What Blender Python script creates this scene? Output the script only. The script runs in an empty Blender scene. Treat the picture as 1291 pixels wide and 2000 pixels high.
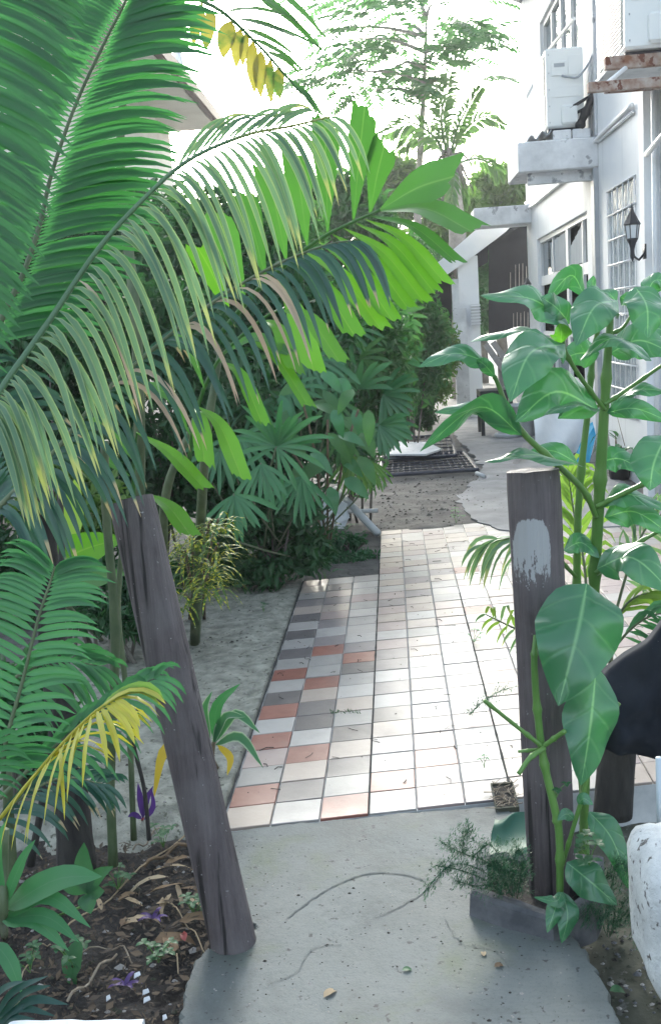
import bpy, math, random
import numpy as np
from mathutils import Vector as V, noise as mnoise
R = random.Random(7)
S = bpy.context.scene
COL = S.collection
rad = math.radians

# ------------------------------------------------------------------ camera
F_PX, PITCH, YAW, ROLL, CAM_H = 2037.0, .17310, .06746, -.06558, 1.6
_f = V((-math.sin(YAW)*math.cos(PITCH), math.cos(YAW)*math.cos(PITCH), -math.sin(PITCH)))
_r = V((math.cos(YAW), math.sin(YAW), 0)); _u = _r.cross(_f)
_c, _s = math.cos(ROLL), math.sin(ROLL)
CR, CU, CF = _c*_r + _s*_u, -_s*_r + _c*_u, _f
CAM = V((0, 0, CAM_H))
cd = bpy.data.cameras.new("camera"); cam = bpy.data.objects.new("camera", cd); COL.objects.link(cam)
from mathutils import Matrix
M3 = Matrix((CR, CU, -CF)).transposed()
cam.matrix_world = Matrix.Translation(CAM) @ M3.to_4x4()
cd.sensor_fit = 'VERTICAL'; cd.sensor_height = 36.0; cd.lens = 36.0*F_PX/2000.0
cd.clip_start = .05; cd.clip_end = 2000
S.camera = cam

# ------------------------------------------------------------------ sky, sun, exposure
SUN_EL, SUN_AZ = rad(20.5), rad(-8)          # azimuth from +Y, negative = towards -X
W = bpy.data.worlds.new("World"); S.world = W; W.use_nodes = True
nt = W.node_tree; nt.nodes.clear()
sky = nt.nodes.new('ShaderNodeTexSky'); sky.sky_type = 'NISHITA'; sky.sun_disc = False
sky.sun_elevation = SUN_EL; sky.sun_rotation = SUN_AZ; sky.air_density = 1.3; sky.dust_density = 7.0; sky.ozone_density = 1.0
hs = nt.nodes.new('ShaderNodeHueSaturation'); hs.inputs['Saturation'].default_value = .55
bg = nt.nodes.new('ShaderNodeBackground'); bg.inputs['Strength'].default_value = .15
wo = nt.nodes.new('ShaderNodeOutputWorld')
nt.links.new(sky.outputs[0], hs.inputs['Color']); wb = nt.nodes.new('ShaderNodeMix'); wb.data_type = 'RGBA'; wb.blend_type = 'MULTIPLY'; wb.inputs[0].default_value = 1; wb.inputs[7].default_value = (.91, 1.0, 1.07, 1)
nt.links.new(hs.outputs[0], wb.inputs[6]); nt.links.new(wb.outputs[2], bg.inputs[0]); nt.links.new(bg.outputs[0], wo.inputs[0])
sl = bpy.data.lights.new("sun", 'SUN'); sl.energy = .9; sl.angle = rad(25); sl.color = (1, .99, .96)
so = bpy.data.objects.new("sun", sl); COL.objects.link(so)
_sd = V((math.sin(SUN_AZ)*math.cos(SUN_EL), math.cos(SUN_AZ)*math.cos(SUN_EL), math.sin(SUN_EL)))
so.rotation_euler = _sd.to_track_quat('Z', 'Y').to_euler(); so.location = _sd*40
S.view_settings.view_transform = 'Standard'; S.view_settings.look = 'None'
S.view_settings.exposure = 2.4; S.view_settings.gamma = 1.0; S.view_settings.use_curve_mapping = False
S.cycles.max_bounces = 8; S.cycles.transparent_max_bounces = 8; S.cycles.use_denoising = True

# ------------------------------------------------------------------ helpers: pixels to points, meshes, objects
def ray(px, py): return CF + CR*((px-645.5)/F_PX) - CU*((py-1000.0)/F_PX)
def at(px, py, Y):
    d = ray(px, py); return CAM + d*(Y/d.y)
def gnd(px, py, z=0.0):
    d = ray(px, py); return CAM + d*((z-CAM_H)/d.z)
def onx(px, py, X):
    d = ray(px, py); return CAM + d*(X/d.x)
def topx(p):
    d = V(p)-CAM; z = d.dot(CF); return 645.5+F_PX*d.dot(CR)/z, 1000-F_PX*d.dot(CU)/z

class MB:
    def __init__(s): s.v = []; s.f = []; s.uv = []; s.m = []
    def add(s, vs, fs, uvs=None, m=0):
        b = len(s.v); s.v += [tuple(p) for p in vs]
        for i, f in enumerate(fs):
            s.f.append([b+k for k in f]); s.m.append(m)
            s.uv.append([uvs[k] for k in f] if uvs else [(0, 0)]*len(f))
        return s
    def quad(s, a, b, c, d, m=0): return s.add([a, b, c, d], [(0, 1, 2, 3)], [(0, 0), (1, 0), (1, 1), (0, 1)], m)
    def hexa(s, p, m=0):      # 8 points: bottom ring 0-3, top ring 4-7
        return s.add(p, [(3, 2, 1, 0), (4, 5, 6, 7), (0, 1, 5, 4), (1, 2, 6, 5), (2, 3, 7, 6), (3, 0, 4, 7)], None, m)
    def box(s, x0, x1, y0, y1, z0, z1, m=0, b=0.0):
        if b <= 0:
            return s.hexa([(x0, y0, z0), (x1, y0, z0), (x1, y1, z0), (x0, y1, z0), (x0, y0, z1), (x1, y0, z1), (x1, y1, z1), (x0, y1, z1)], m)
        vs = []; 
        for (zz, i) in ((z0, b), (z0+b, 0), (z1-b, 0), (z1, b)):
            vs += [(x0+i, y0+i, zz), (x1-i, y0+i, zz), (x1-i, y1-i, zz), (x0+i, y1-i, zz)]
        fs = [(3, 2, 1, 0), (12, 13, 14, 15)]
        for k in range(3):
            for j in range(4): a = 4*k+j; c = 4*k+(j+1) % 4; fs.append((a, c, c+4, a+4))
        return s.add(vs, fs, None, m)
    def prism(s, poly, h, m=0):  # poly: 3D points, h: offset vector
        n = len(poly); h = V(h); a = [V(p) for p in poly]; t = [p+h for p in a]
        fs = [tuple(range(n-1, -1, -1)), tuple(range(n, 2*n))]+[(i, (i+1) % n, n+(i+1) % n, n+i) for i in range(n)]
        return s.add(a+t, fs, None, m)
    def tube(s, pts, rads, n=8, cap=True, m=0):
        pts = [V(p) for p in pts]; k = len(pts)
        if not hasattr(rads, '__len__'): rads = [rads]*k
        vs = []; ref = None
        for i, p in enumerate(pts):
            t = (pts[min(i+1, k-1)]-pts[max(i-1, 0)]).normalized()
            if ref is None: ref = t.orthogonal().normalized()
            ref = (ref - t*ref.dot(t)).normalized(); bb = t.cross(ref)
            for j in range(n):
                a = 2*math.pi*j/n; vs.append(p+(ref*math.cos(a)+bb*math.sin(a))*rads[i])
        fs = []; 
        for i in range(k-1):
            for j in range(n): fs.append((i*n+j, i*n+(j+1) % n, (i+1)*n+(j+1) % n, (i+1)*n+j))
        if cap: fs.append(tuple(range(n-1, -1, -1))); fs.append(tuple(range((k-1)*n, k*n)))
        uvs = [((i % n)/n, (i//n)/max(1, k-1)) for i in range(k*n)]
        return s.add(vs, fs, uvs, m)

ORG = {}
def link(o, parent, org):
    COL.objects.link(o); org = V(org)
    if parent is not None: o.parent = parent; o.location = org-ORG[parent.name]
    else: o.location = org
    ORG[o.name] = org; return o
def tag(o, label=None, cat=None, group=None, kind=None):
    if label: o['label'] = label
    if cat: o['category'] = cat
    if group: o['group'] = group
    if kind: o['kind'] = kind
    return o
def thing(name, label, cat, loc, group=None, kind=None):
    o = bpy.data.objects.new(name, None); o.empty_display_size = .1
    link(o, None, loc); return tag(o, label, cat, group, kind)
def obj(name, mb, mat, parent=None, smooth=False, label=None, kind=None, org=None):
    me = bpy.data.meshes.new(name)
    if org is None: org = mb.v[0] if parent is not None else (sum(p[0] for p in mb.v)/len(mb.v), sum(p[1] for p in mb.v)/len(mb.v), min(p[2] for p in mb.v))
    ox, oy, oz = org
    me.from_pydata([(x-ox, y-oy, z-oz) for x, y, z in mb.v], [], mb.f)
    ul = me.uv_layers.new(name="UVMap"); ul.data.foreach_set('uv', [c for f in mb.uv for q in f for c in q])
    mats = mat if isinstance(mat, (list, tuple)) else [mat]
    for m in mats: me.materials.append(m)
    if len(mats) > 1: me.polygons.foreach_set('material_index', mb.m)
    if smooth: me.polygons.foreach_set('use_smooth', [True]*len(me.polygons))
    me.update()
    o = bpy.data.objects.new(name, me); link(o, parent, org)
    if label: o['label'] = label
    if kind: o['kind'] = kind
    return o

def cat_rom(P, n):
    P = [V(p) for p in P]; P = [P[0]*2-P[1]]+P+[P[-1]*2-P[-2]]; out = []
    m = len(P)-3
    for i in range(n):
        x = i/(n-1)*m; k = min(int(x), m-1); t = x-k; a, b, c, d = P[k:k+4]
        out.append(.5*((2*b)+(c-a)*t+(2*a-5*b+4*c-d)*t*t+(3*b-a-3*c+d)*t**3))
    return out

# ------------------------------------------------------------------ materials
class NT:
    def __init__(s, name):
        s.m = bpy.data.materials.new(name); s.m.use_nodes = True; s.t = s.m.node_tree; s.n = s.t.nodes
        s.b = s.n['Principled BSDF']; s.out = s.n['Material Output']
    def new(s, ty, **kw):
        n = s.n.new(ty)
        for k, v in kw.items():
            if k in n.inputs: 
                if hasattr(v, 'is_output') : s.t.links.new(v, n.inputs[k])
                else: n.inputs[k].default_value = v
            else: setattr(n, k, v)
        return n
    def l(s, a, b): s.t.links.new(a, b)
    def coord(s, which='Object', scale=(1, 1, 1)):
        tc = s.new('ShaderNodeTexCoord'); mp = s.new('ShaderNodeMapping'); mp.inputs['Scale'].default_value = scale
        s.l(tc.outputs[which], mp.inputs['Vector']); return mp.outputs[0]
    def pos(s, scale=(1, 1, 1)):
        g = s.new('ShaderNodeNewGeometry'); mp = s.new('ShaderNodeMapping'); mp.inputs['Scale'].default_value = scale
        s.l(g.outputs['Position'], mp.inputs['Vector']); return mp.outputs[0]
    def noise(s, vec, scale, detail=4, rough=.55, dist=0):
        n = s.new('ShaderNodeTexNoise'); n.inputs['Scale'].default_value = scale; n.inputs['Detail'].default_value = detail
        n.inputs['Roughness'].default_value = rough; n.inputs['Distortion'].default_value = dist
        s.l(vec, n.inputs['Vector']); return n.outputs[0]
    def ramp(s, fac, stops):
        r = s.new('ShaderNodeValToRGB'); e = r.color_ramp.elements
        while len(e) < len(stops): e.new(.5)
        for el, (p, c) in zip(e, stops): el.position = p; el.color = (*c, 1) if len(c) == 3 else c
        s.l(fac, r.inputs[0]); return r.outputs[0]
    def mix(s, fac, a, b, mode='MIX'):
        n = s.new('ShaderNodeMix', data_type='RGBA', blend_type=mode)
        for i, v in ((0, fac), (6, a), (7, b)):
            if hasattr(v, 'is_output'): s.l(v, n.inputs[i])
            else: n.inputs[i].default_value = v if i == 0 else (*v, 1)
        return n.outputs[2]
    def math(s, op, a, b=0.0, c=None):
        n = s.new('ShaderNodeMath', operation=op)
        for i, v in enumerate((a, b, c)):
            if v is None: continue
            if hasattr(v, 'is_output'): s.l(v, n.inputs[i])
            else: n.inputs[i].default_value = v
        return n.outputs[0]
    def bump(s, h, strength=.3, dist=.01, prev=None):
        b = s.new('ShaderNodeBump'); b.inputs['Strength'].default_value = strength; b.inputs['Distance'].default_value = dist
        s.l(h, b.inputs['Height'])
        if prev is not None: s.l(prev, b.inputs['Normal'])
        s.l(b.outputs[0], s.b.inputs['Normal']); return b.outputs[0]
    def base(s, c):
        if hasattr(c, 'is_output'): s.l(c, s.b.inputs['Base Color'])
        else: s.b.inputs['Base Color'].default_value = (*c, 1)
    def set(s, **kw):
        for k, v in kw.items():
            k = k.replace('_', ' ')
            if hasattr(v, 'is_output'): s.l(v, s.b.inputs[k])
            else: s.b.inputs[k].default_value = v

def rough_mat(name, c1, c2, scale=8, rough=.85, bump=.25, bscale=60, bdist=.004, spots=None, metal=0, mid=(.35, .65), stretch=(1, 1, 1)):
    t = NT(name); p = t.pos(stretch)
    n = t.noise(p, scale, 6, .6); col = t.ramp(n, [(mid[0], c1), (mid[1], c2)])
    if spots:
        sc, thr, c3 = spots; q = t.noise(p, sc, 3, .6); col = t.mix(t.ramp(q, [(thr, (0, 0, 0)), (thr+.06, (1, 1, 1))]), col, c3)
    t.base(col); t.set(Roughness=rough, Metallic=metal)
    if bump: t.bump(t.noise(p, bscale, 6, .65), bump, bdist)
    return t.m

def leaf_mat(name, c1, c2, rough=.42, trans=.35, tcol=None, midrib=None, edge=None, tip=None, veins=None, patch=None, spots=None, coat=0, island=True):
    t = NT(name); g = t.new('ShaderNodeNewGeometry'); oi = t.new('ShaderNodeObjectInfo')
    rnd = t.math('FRACT', t.math('ADD', oi.outputs['Random'], g.outputs['Random Per Island'] if island else 0.0))
    nz = t.noise(t.pos(), 9, 3)
    fac = t.math('ADD', t.math('MULTIPLY', rnd, .6), t.math('MULTIPLY', nz, .4))
    col = t.mix(fac, c1, c2)
    uv = t.new('ShaderNodeTexCoord').outputs['UV']; sp = t.new('ShaderNodeSeparateXYZ'); t.l(uv, sp.inputs[0])
    au = t.math('ABSOLUTE', t.math('SUBTRACT', sp.outputs[0], .5)); v = sp.outputs[1]   # au 0 at midrib, .5 at edge
    h = None
    if patch:   # slow blotches of a second colour
        q = t.noise(t.pos(), patch[1], 4); col = t.mix(t.ramp(q, [(patch[2], (0, 0, 0)), (patch[2]+.12, (1, 1, 1))]), col, patch[0])
    if veins:
        ph = t.math('SUBTRACT', v, t.math('MULTIPLY', au, .38)); w = t.math('ABSOLUTE', t.math('SUBTRACT', t.math('FRACT', t.math('MULTIPLY', ph, veins[1])), .5))
        line = t.math('SMOOTH_MIN', 1.0, t.math('MULTIPLY', w, 10.0), .1)
        vf = t.math('SUBTRACT', 1.0, line); vf = t.math('MAXIMUM', vf, 0.0)
        col = t.mix(t.math('MULTIPLY', vf, .55), col, veins[0]); h = line
    if midrib:
        mm = t.ramp(au, [(.0, (1, 1, 1)), (.035, (0, 0, 0))]); col = t.mix(mm, col, midrib)
    if edge:
        col = t.mix(t.ramp(au, [(edge[1], (0, 0, 0)), (min(.5, edge[1]+.12), (1, 1, 1))]), col, edge[0])
    if tip:
        vv = t.math('ADD', v, t.math('MULTIPLY', t.math('SUBTRACT', rnd, .5), tip[2]))
        vv = t.math('ADD', vv, t.math('MULTIPLY', t.math('SUBTRACT', nz, .5), .25))
        col = t.mix(t.ramp(vv, [(tip[1], (0, 0, 0)), (tip[1]+.07, (1, 1, 1))]), col, tip[0])
    if spots:
        q = t.noise(t.pos(), spots[1], 2); col = t.mix(t.ramp(q, [(spots[2], (0, 0, 0)), (spots[2]+.04, (1, 1, 1))]), col, spots[0])
    t.base(col); t.set(Roughness=rough); t.b.inputs['Coat Weight'].default_value = coat
    if h is not None: t.bump(h, .35, .004)
    tr = t.new('ShaderNodeBsdfTranslucent')
    t.l(t.mix(1.0, col, tcol or (1.15, 1.35, .75), 'MULTIPLY'), tr.inputs[0])
    mx = t.new('ShaderNodeMixShader'); mx.inputs[0].default_value = trans
    t.l(t.b.outputs[0], mx.inputs[1]); t.l(tr.outputs[0], mx.inputs[2]); t.l(mx.outputs[0], t.out.inputs[0])
    return t.m

def tile_mat(name, c, c2):
    t = NT(name); p = t.pos(); n = t.noise(p, 14, 6, .6); fine = t.noise(p, 120, 4, .6); oi = t.new('ShaderNodeObjectInfo')
    f = t.math('ADD', t.math('MULTIPLY', n, .7), t.math('MULTIPLY', oi.outputs['Random'], .3))
    col = t.ramp(f, [(.3, c), (.7, c2)])
    st = t.noise(p, 4.0, 5, .65); col = t.mix(t.ramp(st, [(.55, (0, 0, 0)), (.75, (.35, .35, .35))]), col, (.17, .16, .15))
    col = t.mix(t.ramp(fine, [(.68, (0, 0, 0)), (.76, (.5, .5, .5))]), col, (.12, .10, .09))
    t.base(col); t.set(Roughness=t.math('ADD', t.math('MULTIPLY', st, .30), .26)); t.b.inputs['Specular IOR Level'].default_value = .42
    w = t.noise(p, 9, 3); b1 = t.bump(w, .35, .006); t.bump(fine, .15, .0015, b1)
    return t.m

M = {}
def wall_mat():
    t = NT('white_wall_paint'); p = t.pos(); col = t.ramp(t.noise(p, 1.2, 6, .6), [(.35, (.75, .77, .80)), (.65, (.81, .82, .83))])
    st = t.noise(t.pos((1, 5, .35)), 2.2, 6, .65); col = t.mix(t.ramp(st, [(.56, (0, 0, 0)), (.74, (.55, .55, .55))]), col, (.50, .51, .52))
    q = t.noise(p, 2.4, 5, .7); col = t.mix(t.ramp(q, [(.62, (0, 0, 0)), (.72, (.5, .5, .5))]), col, (.60, .60, .59))
    t.base(col); t.set(Roughness=.8); b = t.bump(t.noise(p, 4, 3), .15, .03); t.bump(t.noise(p, 90, 5), .2, .002, b)
    return t.m
M['white_wall'] = wall_mat()
M['slab_white'] = rough_mat('weathered_white_concrete', (.50, .51, .53), (.76, .77, .79), 3.5, .85, .3, 60, .003, spots=(7, .62, (.30, .31, .33)))
M['white_paint'] = rough_mat('white_frame_paint', (.78, .79, .8), (.82, .82, .83), 5, .5, .05)
M['ac_white'] = rough_mat('appliance_white', (.76, .78, .77), (.80, .81, .80), 2, .4, .03, 40)
M['grey_plastic'] = rough_mat('grey_plastic', (.33, .35, .38), (.38, .40, .42), 6, .5, .05)
M['rust'] = rough_mat('rusty_steel', (.20, .085, .045), (.42, .36, .32), 9, .85, .4, 70, .003, spots=(16, .56, (.13, .045, .025)))
M['dark_steel'] = rough_mat('dark_steel', (.030, .032, .045), (.06, .06, .08), 9, .6, .2)
M['black_tarp'] = rough_mat('black_plastic_sheet', (.006, .007, .012), (.011, .012, .018), 5, .95, .25, 25, .006)
M['black_cloth'] = rough_mat('black_woven_cloth', (.006, .009, .016), (.011, .015, .025), 12, .95, .3, 400, .001, spots=(140, .73, (.16, .17, .19)))
M['brown_fascia'] = rough_mat('brown_painted_fascia', (.075, .04, .035), (.11, .06, .05), 6, .6, .1)
M['cream_wall'] = rough_mat('cream_render', (.66, .62, .58), (.74, .71, .67), 2, .85, .1)
M['glass'] = None
def glass_mat(name, c, rough=.05):
    t = NT(name); n = t.noise(t.pos((1, 1, .4)), 3.2, 4); t.base(t.ramp(n, [(.35, c), (.7, tuple(min(1, x*2.2+.02) for x in c))])); t.set(Roughness=rough); t.b.inputs['Specular IOR Level'].default_value = .8; return t.m
M['glass'] = glass_mat('dark_window_glass', (.07, .09, .105))
def glassblock():
    t = NT('wavy_glass_block'); p = t.pos((1, 1, 1)); w = t.new('ShaderNodeTexWave'); w.bands_direction = 'Y'; w.inputs['Scale'].default_value = 7; w.inputs['Distortion'].default_value = 6; w.inputs['Detail'].default_value = 3; w.inputs['Detail Scale'].default_value = 1.2
    t.l(p, w.inputs['Vector']); t.base(t.ramp(w.outputs[1], [(.15, (.13, .19, .23)), (.6, (.46, .53, .58)), (.9, (.72, .76, .78))])); t.set(Roughness=.1); t.b.inputs['Specular IOR Level'].default_value = .9; t.bump(w.outputs[1], .6, .01); return t.m
M['glassblock'] = glassblock()
M['curtain'] = rough_mat('grey_blue_curtain', (.22, .26, .30), (.34, .38, .42), 8, .9, .1, stretch=(1, 14, .5))
M['lamp_glass'] = rough_mat('frosted_lamp_glass', (.62, .65, .68), (.7, .72, .74), 5, .3, 0)
M['mortar'] = rough_mat('pale_mortar', (.40, .41, .42), (.60, .60, .60), 9, .9, .3, 90, .002)
M['dirt_joint'] = rough_mat('black_joint_dirt', (.018, .018, .02), (.05, .05, .045), 30, .95, .3)
M['bed_side'] = rough_mat('mossy_concrete', (.032, .036, .022), (.075, .075, .055), 9, .95, .5, 60, .006, spots=(30, .6, (.10, .10, .09)))
for k, c, c2 in (('red', (.185, .066, .050), (.27, .115, .088)), ('grey', (.155, .135, .138), (.21, .188, .188)), ('dark', (.080, .072, .074), (.125, .112, .114)),
                 ('beige', (.29, .235, .20), (.36, .30, .265)), ('pale', (.31, .285, .27), (.37, .35, .335)), ('green', (.225, .215, .205), (.285, .27, .26)), ('pink', (.27, .205, .19), (.33, .265, .25))):
    M['tile_'+k] = tile_mat('tile_'+k, c, c2)
def concrete_mat():
    t = NT('damp_grey_concrete'); p = t.pos(); n = t.noise(p, 2.6, 7, .62); col = t.ramp(n, [(.28, (.072, .086, .084)), (.5, (.125, .14, .136)), (.75, (.165, .18, .174))])
    mo = t.noise(p, 3.3, 5, .6, .4); col = t.mix(t.ramp(mo, [(.56, (0, 0, 0)), (.70, (.55, .55, .55))]), col, (.085, .11, .045))
    sm = t.noise(p, 1.3, 8, .72, 1.2); col = t.mix(t.ramp(sm, [(.48, (0, 0, 0)), (.66, (.75, .75, .75))]), col, (.062, .07, .068))
    gr = t.noise(p, 90, 6, .75); col = t.mix(t.ramp(gr, [(.30, (.75, .75, .75)), (.47, (0, 0, 0))]), col, (.075, .08, .078)); col = t.mix(t.ramp(gr, [(.60, (0, 0, 0)), (.74, (.4, .4, .4))]), col, (.20, .215, .205))
    q = t.noise(p, 38, 3, .6); col = t.mix(t.ramp(q, [(.66, (0, 0, 0)), (.70, (.85, .85, .85))]), col, (.03, .03, .03))
    q2 = t.noise(p, 11, 6, .7); col = t.mix(t.ramp(q2, [(.55, (0, 0, 0)), (.75, (.4, .4, .4))]), col, (.11, .12, .115))
    t.base(col); t.set(Roughness=t.math('ADD', t.math('MULTIPLY', n, .3), .5)); b = t.bump(t.noise(p, 6, 5), .35, .02); b = t.bump(t.noise(p, 30, 6, .7), .4, .006, b); t.bump(t.noise(p, 150, 5, .7), .5, .003, b)
    return t.m
M['concrete'] = concrete_mat()
M['sand'] = rough_mat('trodden_grey_sand', (.16, .16, .135), (.34, .335, .285), 13, .95, .8, 55, .014, spots=(34, .60, (.10, .10, .075)))
M['soil'] = rough_mat('dark_moist_soil', (.016, .013, .012), (.055, .047, .042), 16, .95, .9, 60, .015, spots=(60, .66, (.10, .09, .075)))
M['ground'] = rough_mat('grey_brown_earth', (.085, .08, .075), (.15, .145, .135), 5, .95, .6, 30, .015, spots=(24, .6, (.06, .055, .05)))
M['apron'] = rough_mat('pale_worn_cement', (.19, .19, .195), (.29, .29, .295), 3, .9, .35, 40, .006, spots=(9, .62, (.2, .2, .2)))
def wood_post(name, paint=None):
    t = NT(name); p = t.coord('Object', (1, 1, .07)); o = t.coord('Object')
    n = t.noise(p, 40, 8, .75); blot = t.noise(o, 5, 5); col = t.ramp(n, [(.3, (.048, .037, .040)), (.7, (.125, .103, .107))])
    col = t.mix(t.ramp(blot, [(.45, (0, 0, 0)), (.7, (.6, .6, .6))]), col, (.15, .135, .14))
    crk = t.noise(t.coord('Object', (1, 1, .04)), 24, 4, .55, .3); cm = t.ramp(crk, [(.35, (1, 1, 1)), (.40, (0, 0, 0))]); col = t.mix(cm, col, (.012, .009, .010))
    sp = t.noise(o, 75, 2); col = t.mix(t.ramp(sp, [(.71, (0, 0, 0)), (.75, (.7, .7, .7))]), col, (.36, .36, .36))
    if paint:
        sx = t.new('ShaderNodeSeparateXYZ'); t.l(o, sx.inputs[0]); (x0, z0, rx, rz) = paint
        dx = t.math('DIVIDE', t.math('SUBTRACT', sx.outputs[0], x0), rx); dz = t.math('DIVIDE', t.math('SUBTRACT', sx.outputs[2], z0), rz)
        d = t.math('ADD', t.math('POWER', t.math('ABSOLUTE', dx), 3.0), t.math('POWER', t.math('ABSOLUTE', dz), 3.0))
        edge = t.math('SUBTRACT', 1.0, d)
        st = t.math('ADD', t.math('MULTIPLY', t.math('SUBTRACT', t.noise(t.coord('Object', (1, 1, .22)), 110, 6, .75), .5), 3.2), .5)
        st2 = t.math('ADD', t.math('MULTIPLY', t.math('SUBTRACT', t.noise(o, 30, 4, .6), .5), 2.0), .5)
        worn = t.math('MULTIPLY', t.math('ADD', t.math('MULTIPLY', dz, -1.0), .22), .80)
        worn = t.math('ADD', worn, t.math('MULTIPLY', t.math('SUBTRACT', st2, .5), .35))
        k = t.math('MINIMUM', t.math('ADD', edge, t.math('MULTIPLY', t.math('SUBTRACT', st, .6), .35)), t.math('SUBTRACT', t.math('ADD', st, .12), worn))
        face = t.math('LESS_THAN', sx.outputs[1], 0.0)
        mask = t.math('MULTIPLY', t.ramp(k, [(.02, (0, 0, 0)), (.10, (1, 1, 1))]), face)
        col = t.mix(mask, col, (.33, .335, .34))
    t.base(col); t.set(Roughness=.7); b = t.bump(n, .5, .006); b = t.bump(crk, .9, .02, b); t.bump(t.noise(o, 160, 3), .2, .002, b)
    return t.m
M['stone'] = rough_mat('white_coral_stone', (.46, .47, .47), (.66, .67, .66), 9, .95, .9, 45, .012, spots=(34, .60, (.13, .12, .11)))
M['block'] = rough_mat('grimy_block_concrete', (.06, .062, .07), (.15, .15, .16), 9, .95, .6, 60, .006)
M['pvc'] = rough_mat('grey_pvc', (.42, .44, .46), (.5, .52, .53), 6, .5, .05)
M['pole'] = rough_mat('pale_blue_grey_pole', (.40, .47, .52), (.47, .53, .58), 6, .4, .05)
M['bark'] = rough_mat('grey_brown_bark', (.07, .06, .05), (.17, .155, .135), 12, .95, .6, 40, .01, stretch=(1, 1, .3))
M['pale_bark'] = rough_mat('pale_bark', (.22, .20, .18), (.36, .33, .31), 10, .95, .5, 40, .01)
M['cane'] = rough_mat('green_palm_cane', (.045, .075, .03), (.11, .14, .07), 14, .6, .2, 40, .004, stretch=(1, 1, .4))
M['dark_trunk'] = rough_mat('dark_fibrous_trunk', (.018, .016, .016), (.05, .045, .04), 16, .95, .7, 40, .01, stretch=(1, 1, .25))
M['blue'] = rough_mat('bright_blue_board', (.02, .33, .55), (.03, .38, .60), 4, .5, .05)
M['white_sheet'] = rough_mat('white_plastic_sheet', (.66, .70, .74), (.76, .79, .82), 4, .45, .1, 8, .02)
M['card'] = rough_mat('grey_brown_board', (.22, .20, .19), (.33, .31, .29), 6, .9, .2)
M['black'] = rough_mat('black_painted_metal', (.014, .015, .02), (.026, .027, .034), 8, .5, .1)
M['straw'] = leaf_mat('dry_straw_leaf', (.30, .22, .13), (.46, .36, .24), .8, .15, (1, .9, .7))
M['brown_leaf'] = leaf_mat('dry_brown_leaf', (.10, .06, .035), (.24, .16, .09), .8, .1, (1, .9, .7))
M['twig'] = rough_mat('dry_twig', (.16, .12, .085), (.30, .25, .19), 30, .9, .2)
# leaves
M['frond_green'] = leaf_mat('palm_leaflet_green', (.034, .135, .050), (.054, .18, .070), .36, .5, (1.1, 1.5, .75), midrib=(.06, .15, .07))
M['frond_pale'] = leaf_mat('palm_leaflet_pale_edged', (.085, .175, .105), (.14, .245, .14), .30, .42, (1.2, 1.3, .7), edge=((.22, .30, .15), .30), tip=((.30, .33, .14), .86, .5))
M['frond_dark'] = leaf_mat('palm_leaflet_blue_green', (.018, .070, .052), (.040, .105, .080), .30, .25, midrib=(.05, .09, .07), tip=((.34, .26, .17), .96, .5))
M['frond_young'] = leaf_mat('young_palm_leaflet', (.040, .155, .065), (.064, .21, .085), .38, .40, (1.1, 1.4, .8), midrib=(.08, .20, .10))
M['frond_yellow'] = leaf_mat('yellow_palm_leaflet', (.42, .40, .05), (.52, .50, .09), .4, .40, (1.1, 1.1, .6), midrib=(.40, .25, .06))
M['frond_lime'] = leaf_mat('lime_palm_leaflet', (.14, .26, .04), (.24, .34, .07), .4, .42)
M['dead'] = leaf_mat('dead_tan_leaflet', (.34, .26, .19), (.48, .39, .30), .8, .2, (1, .9, .8))
M['fish_bright'] = leaf_mat('fishtail_leaflet_bright', (.060, .185, .018), (.105, .265, .028), .36, .50, (1.2, 1.35, .6), midrib=(.13, .26, .05))
M['fish_mid'] = leaf_mat('fishtail_leaflet_mid', (.040, .130, .030), (.065, .180, .040), .38, .45, midrib=(.10, .2, .06))
M['olive'] = leaf_mat('olive_yellow_leaflet', (.25, .23, .04), (.36, .33, .07), .45, .5, (1.1, 1.1, .7), patch=((.08, .16, .03), 9, .52))
M['rhapis'] = leaf_mat('lady_palm_leaflet', (.034, .145, .060), (.065, .20, .080), .36, .3)
M['rhapis_lime'] = leaf_mat('lady_palm_leaflet_lime', (.07, .18, .03), (.12, .24, .045), .4, .4)
M['noni'] = leaf_mat('glossy_broad_leaf', (.034, .145, .068), (.052, .185, .088), .28, .30, (1.2, 1.5, .6), midrib=(.17, .36, .17), veins=((.085, .235, .11), 4.3), coat=.5)
M['noni_lime'] = leaf_mat('young_broad_leaf', (.10, .30, .03), (.14, .36, .04), .3, .4, midrib=(.2, .4, .1))
M['stem_green'] = rough_mat('fleshy_green_stem', (.065, .17, .03), (.11, .23, .05), 14, .4, .1, 40, .002, stretch=(1, 1, .3))
M['stem_brown'] = rough_mat('woody_brown_stem', (.10, .07, .04), (.19, .14, .09), 20, .8, .3)
def mass(name, a, b, **k): M[name] = leaf_mat(name+'_leaves', a, b, k.pop('rough', .45), k.pop('trans', .35), **k)
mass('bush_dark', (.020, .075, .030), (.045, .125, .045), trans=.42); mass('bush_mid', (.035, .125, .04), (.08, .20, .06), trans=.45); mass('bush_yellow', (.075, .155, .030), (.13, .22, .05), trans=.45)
mass('mango', (.06, .13, .028), (.13, .21, .05), trans=.4); mass('tree_far', (.06, .15, .08), (.10, .20, .10), trans=.6); mass('coco', (.07, .15, .06), (.13, .21, .08), trans=.55)
mass('fern', (.018, .085, .045), (.034, .12, .06), trans=.35); mass('weed', (.030, .11, .045), (.05, .15, .065)); mass('croton', (.05, .12, .025), (.09, .17, .03), patch=((.62, .54, .05), 60, .50))
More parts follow.
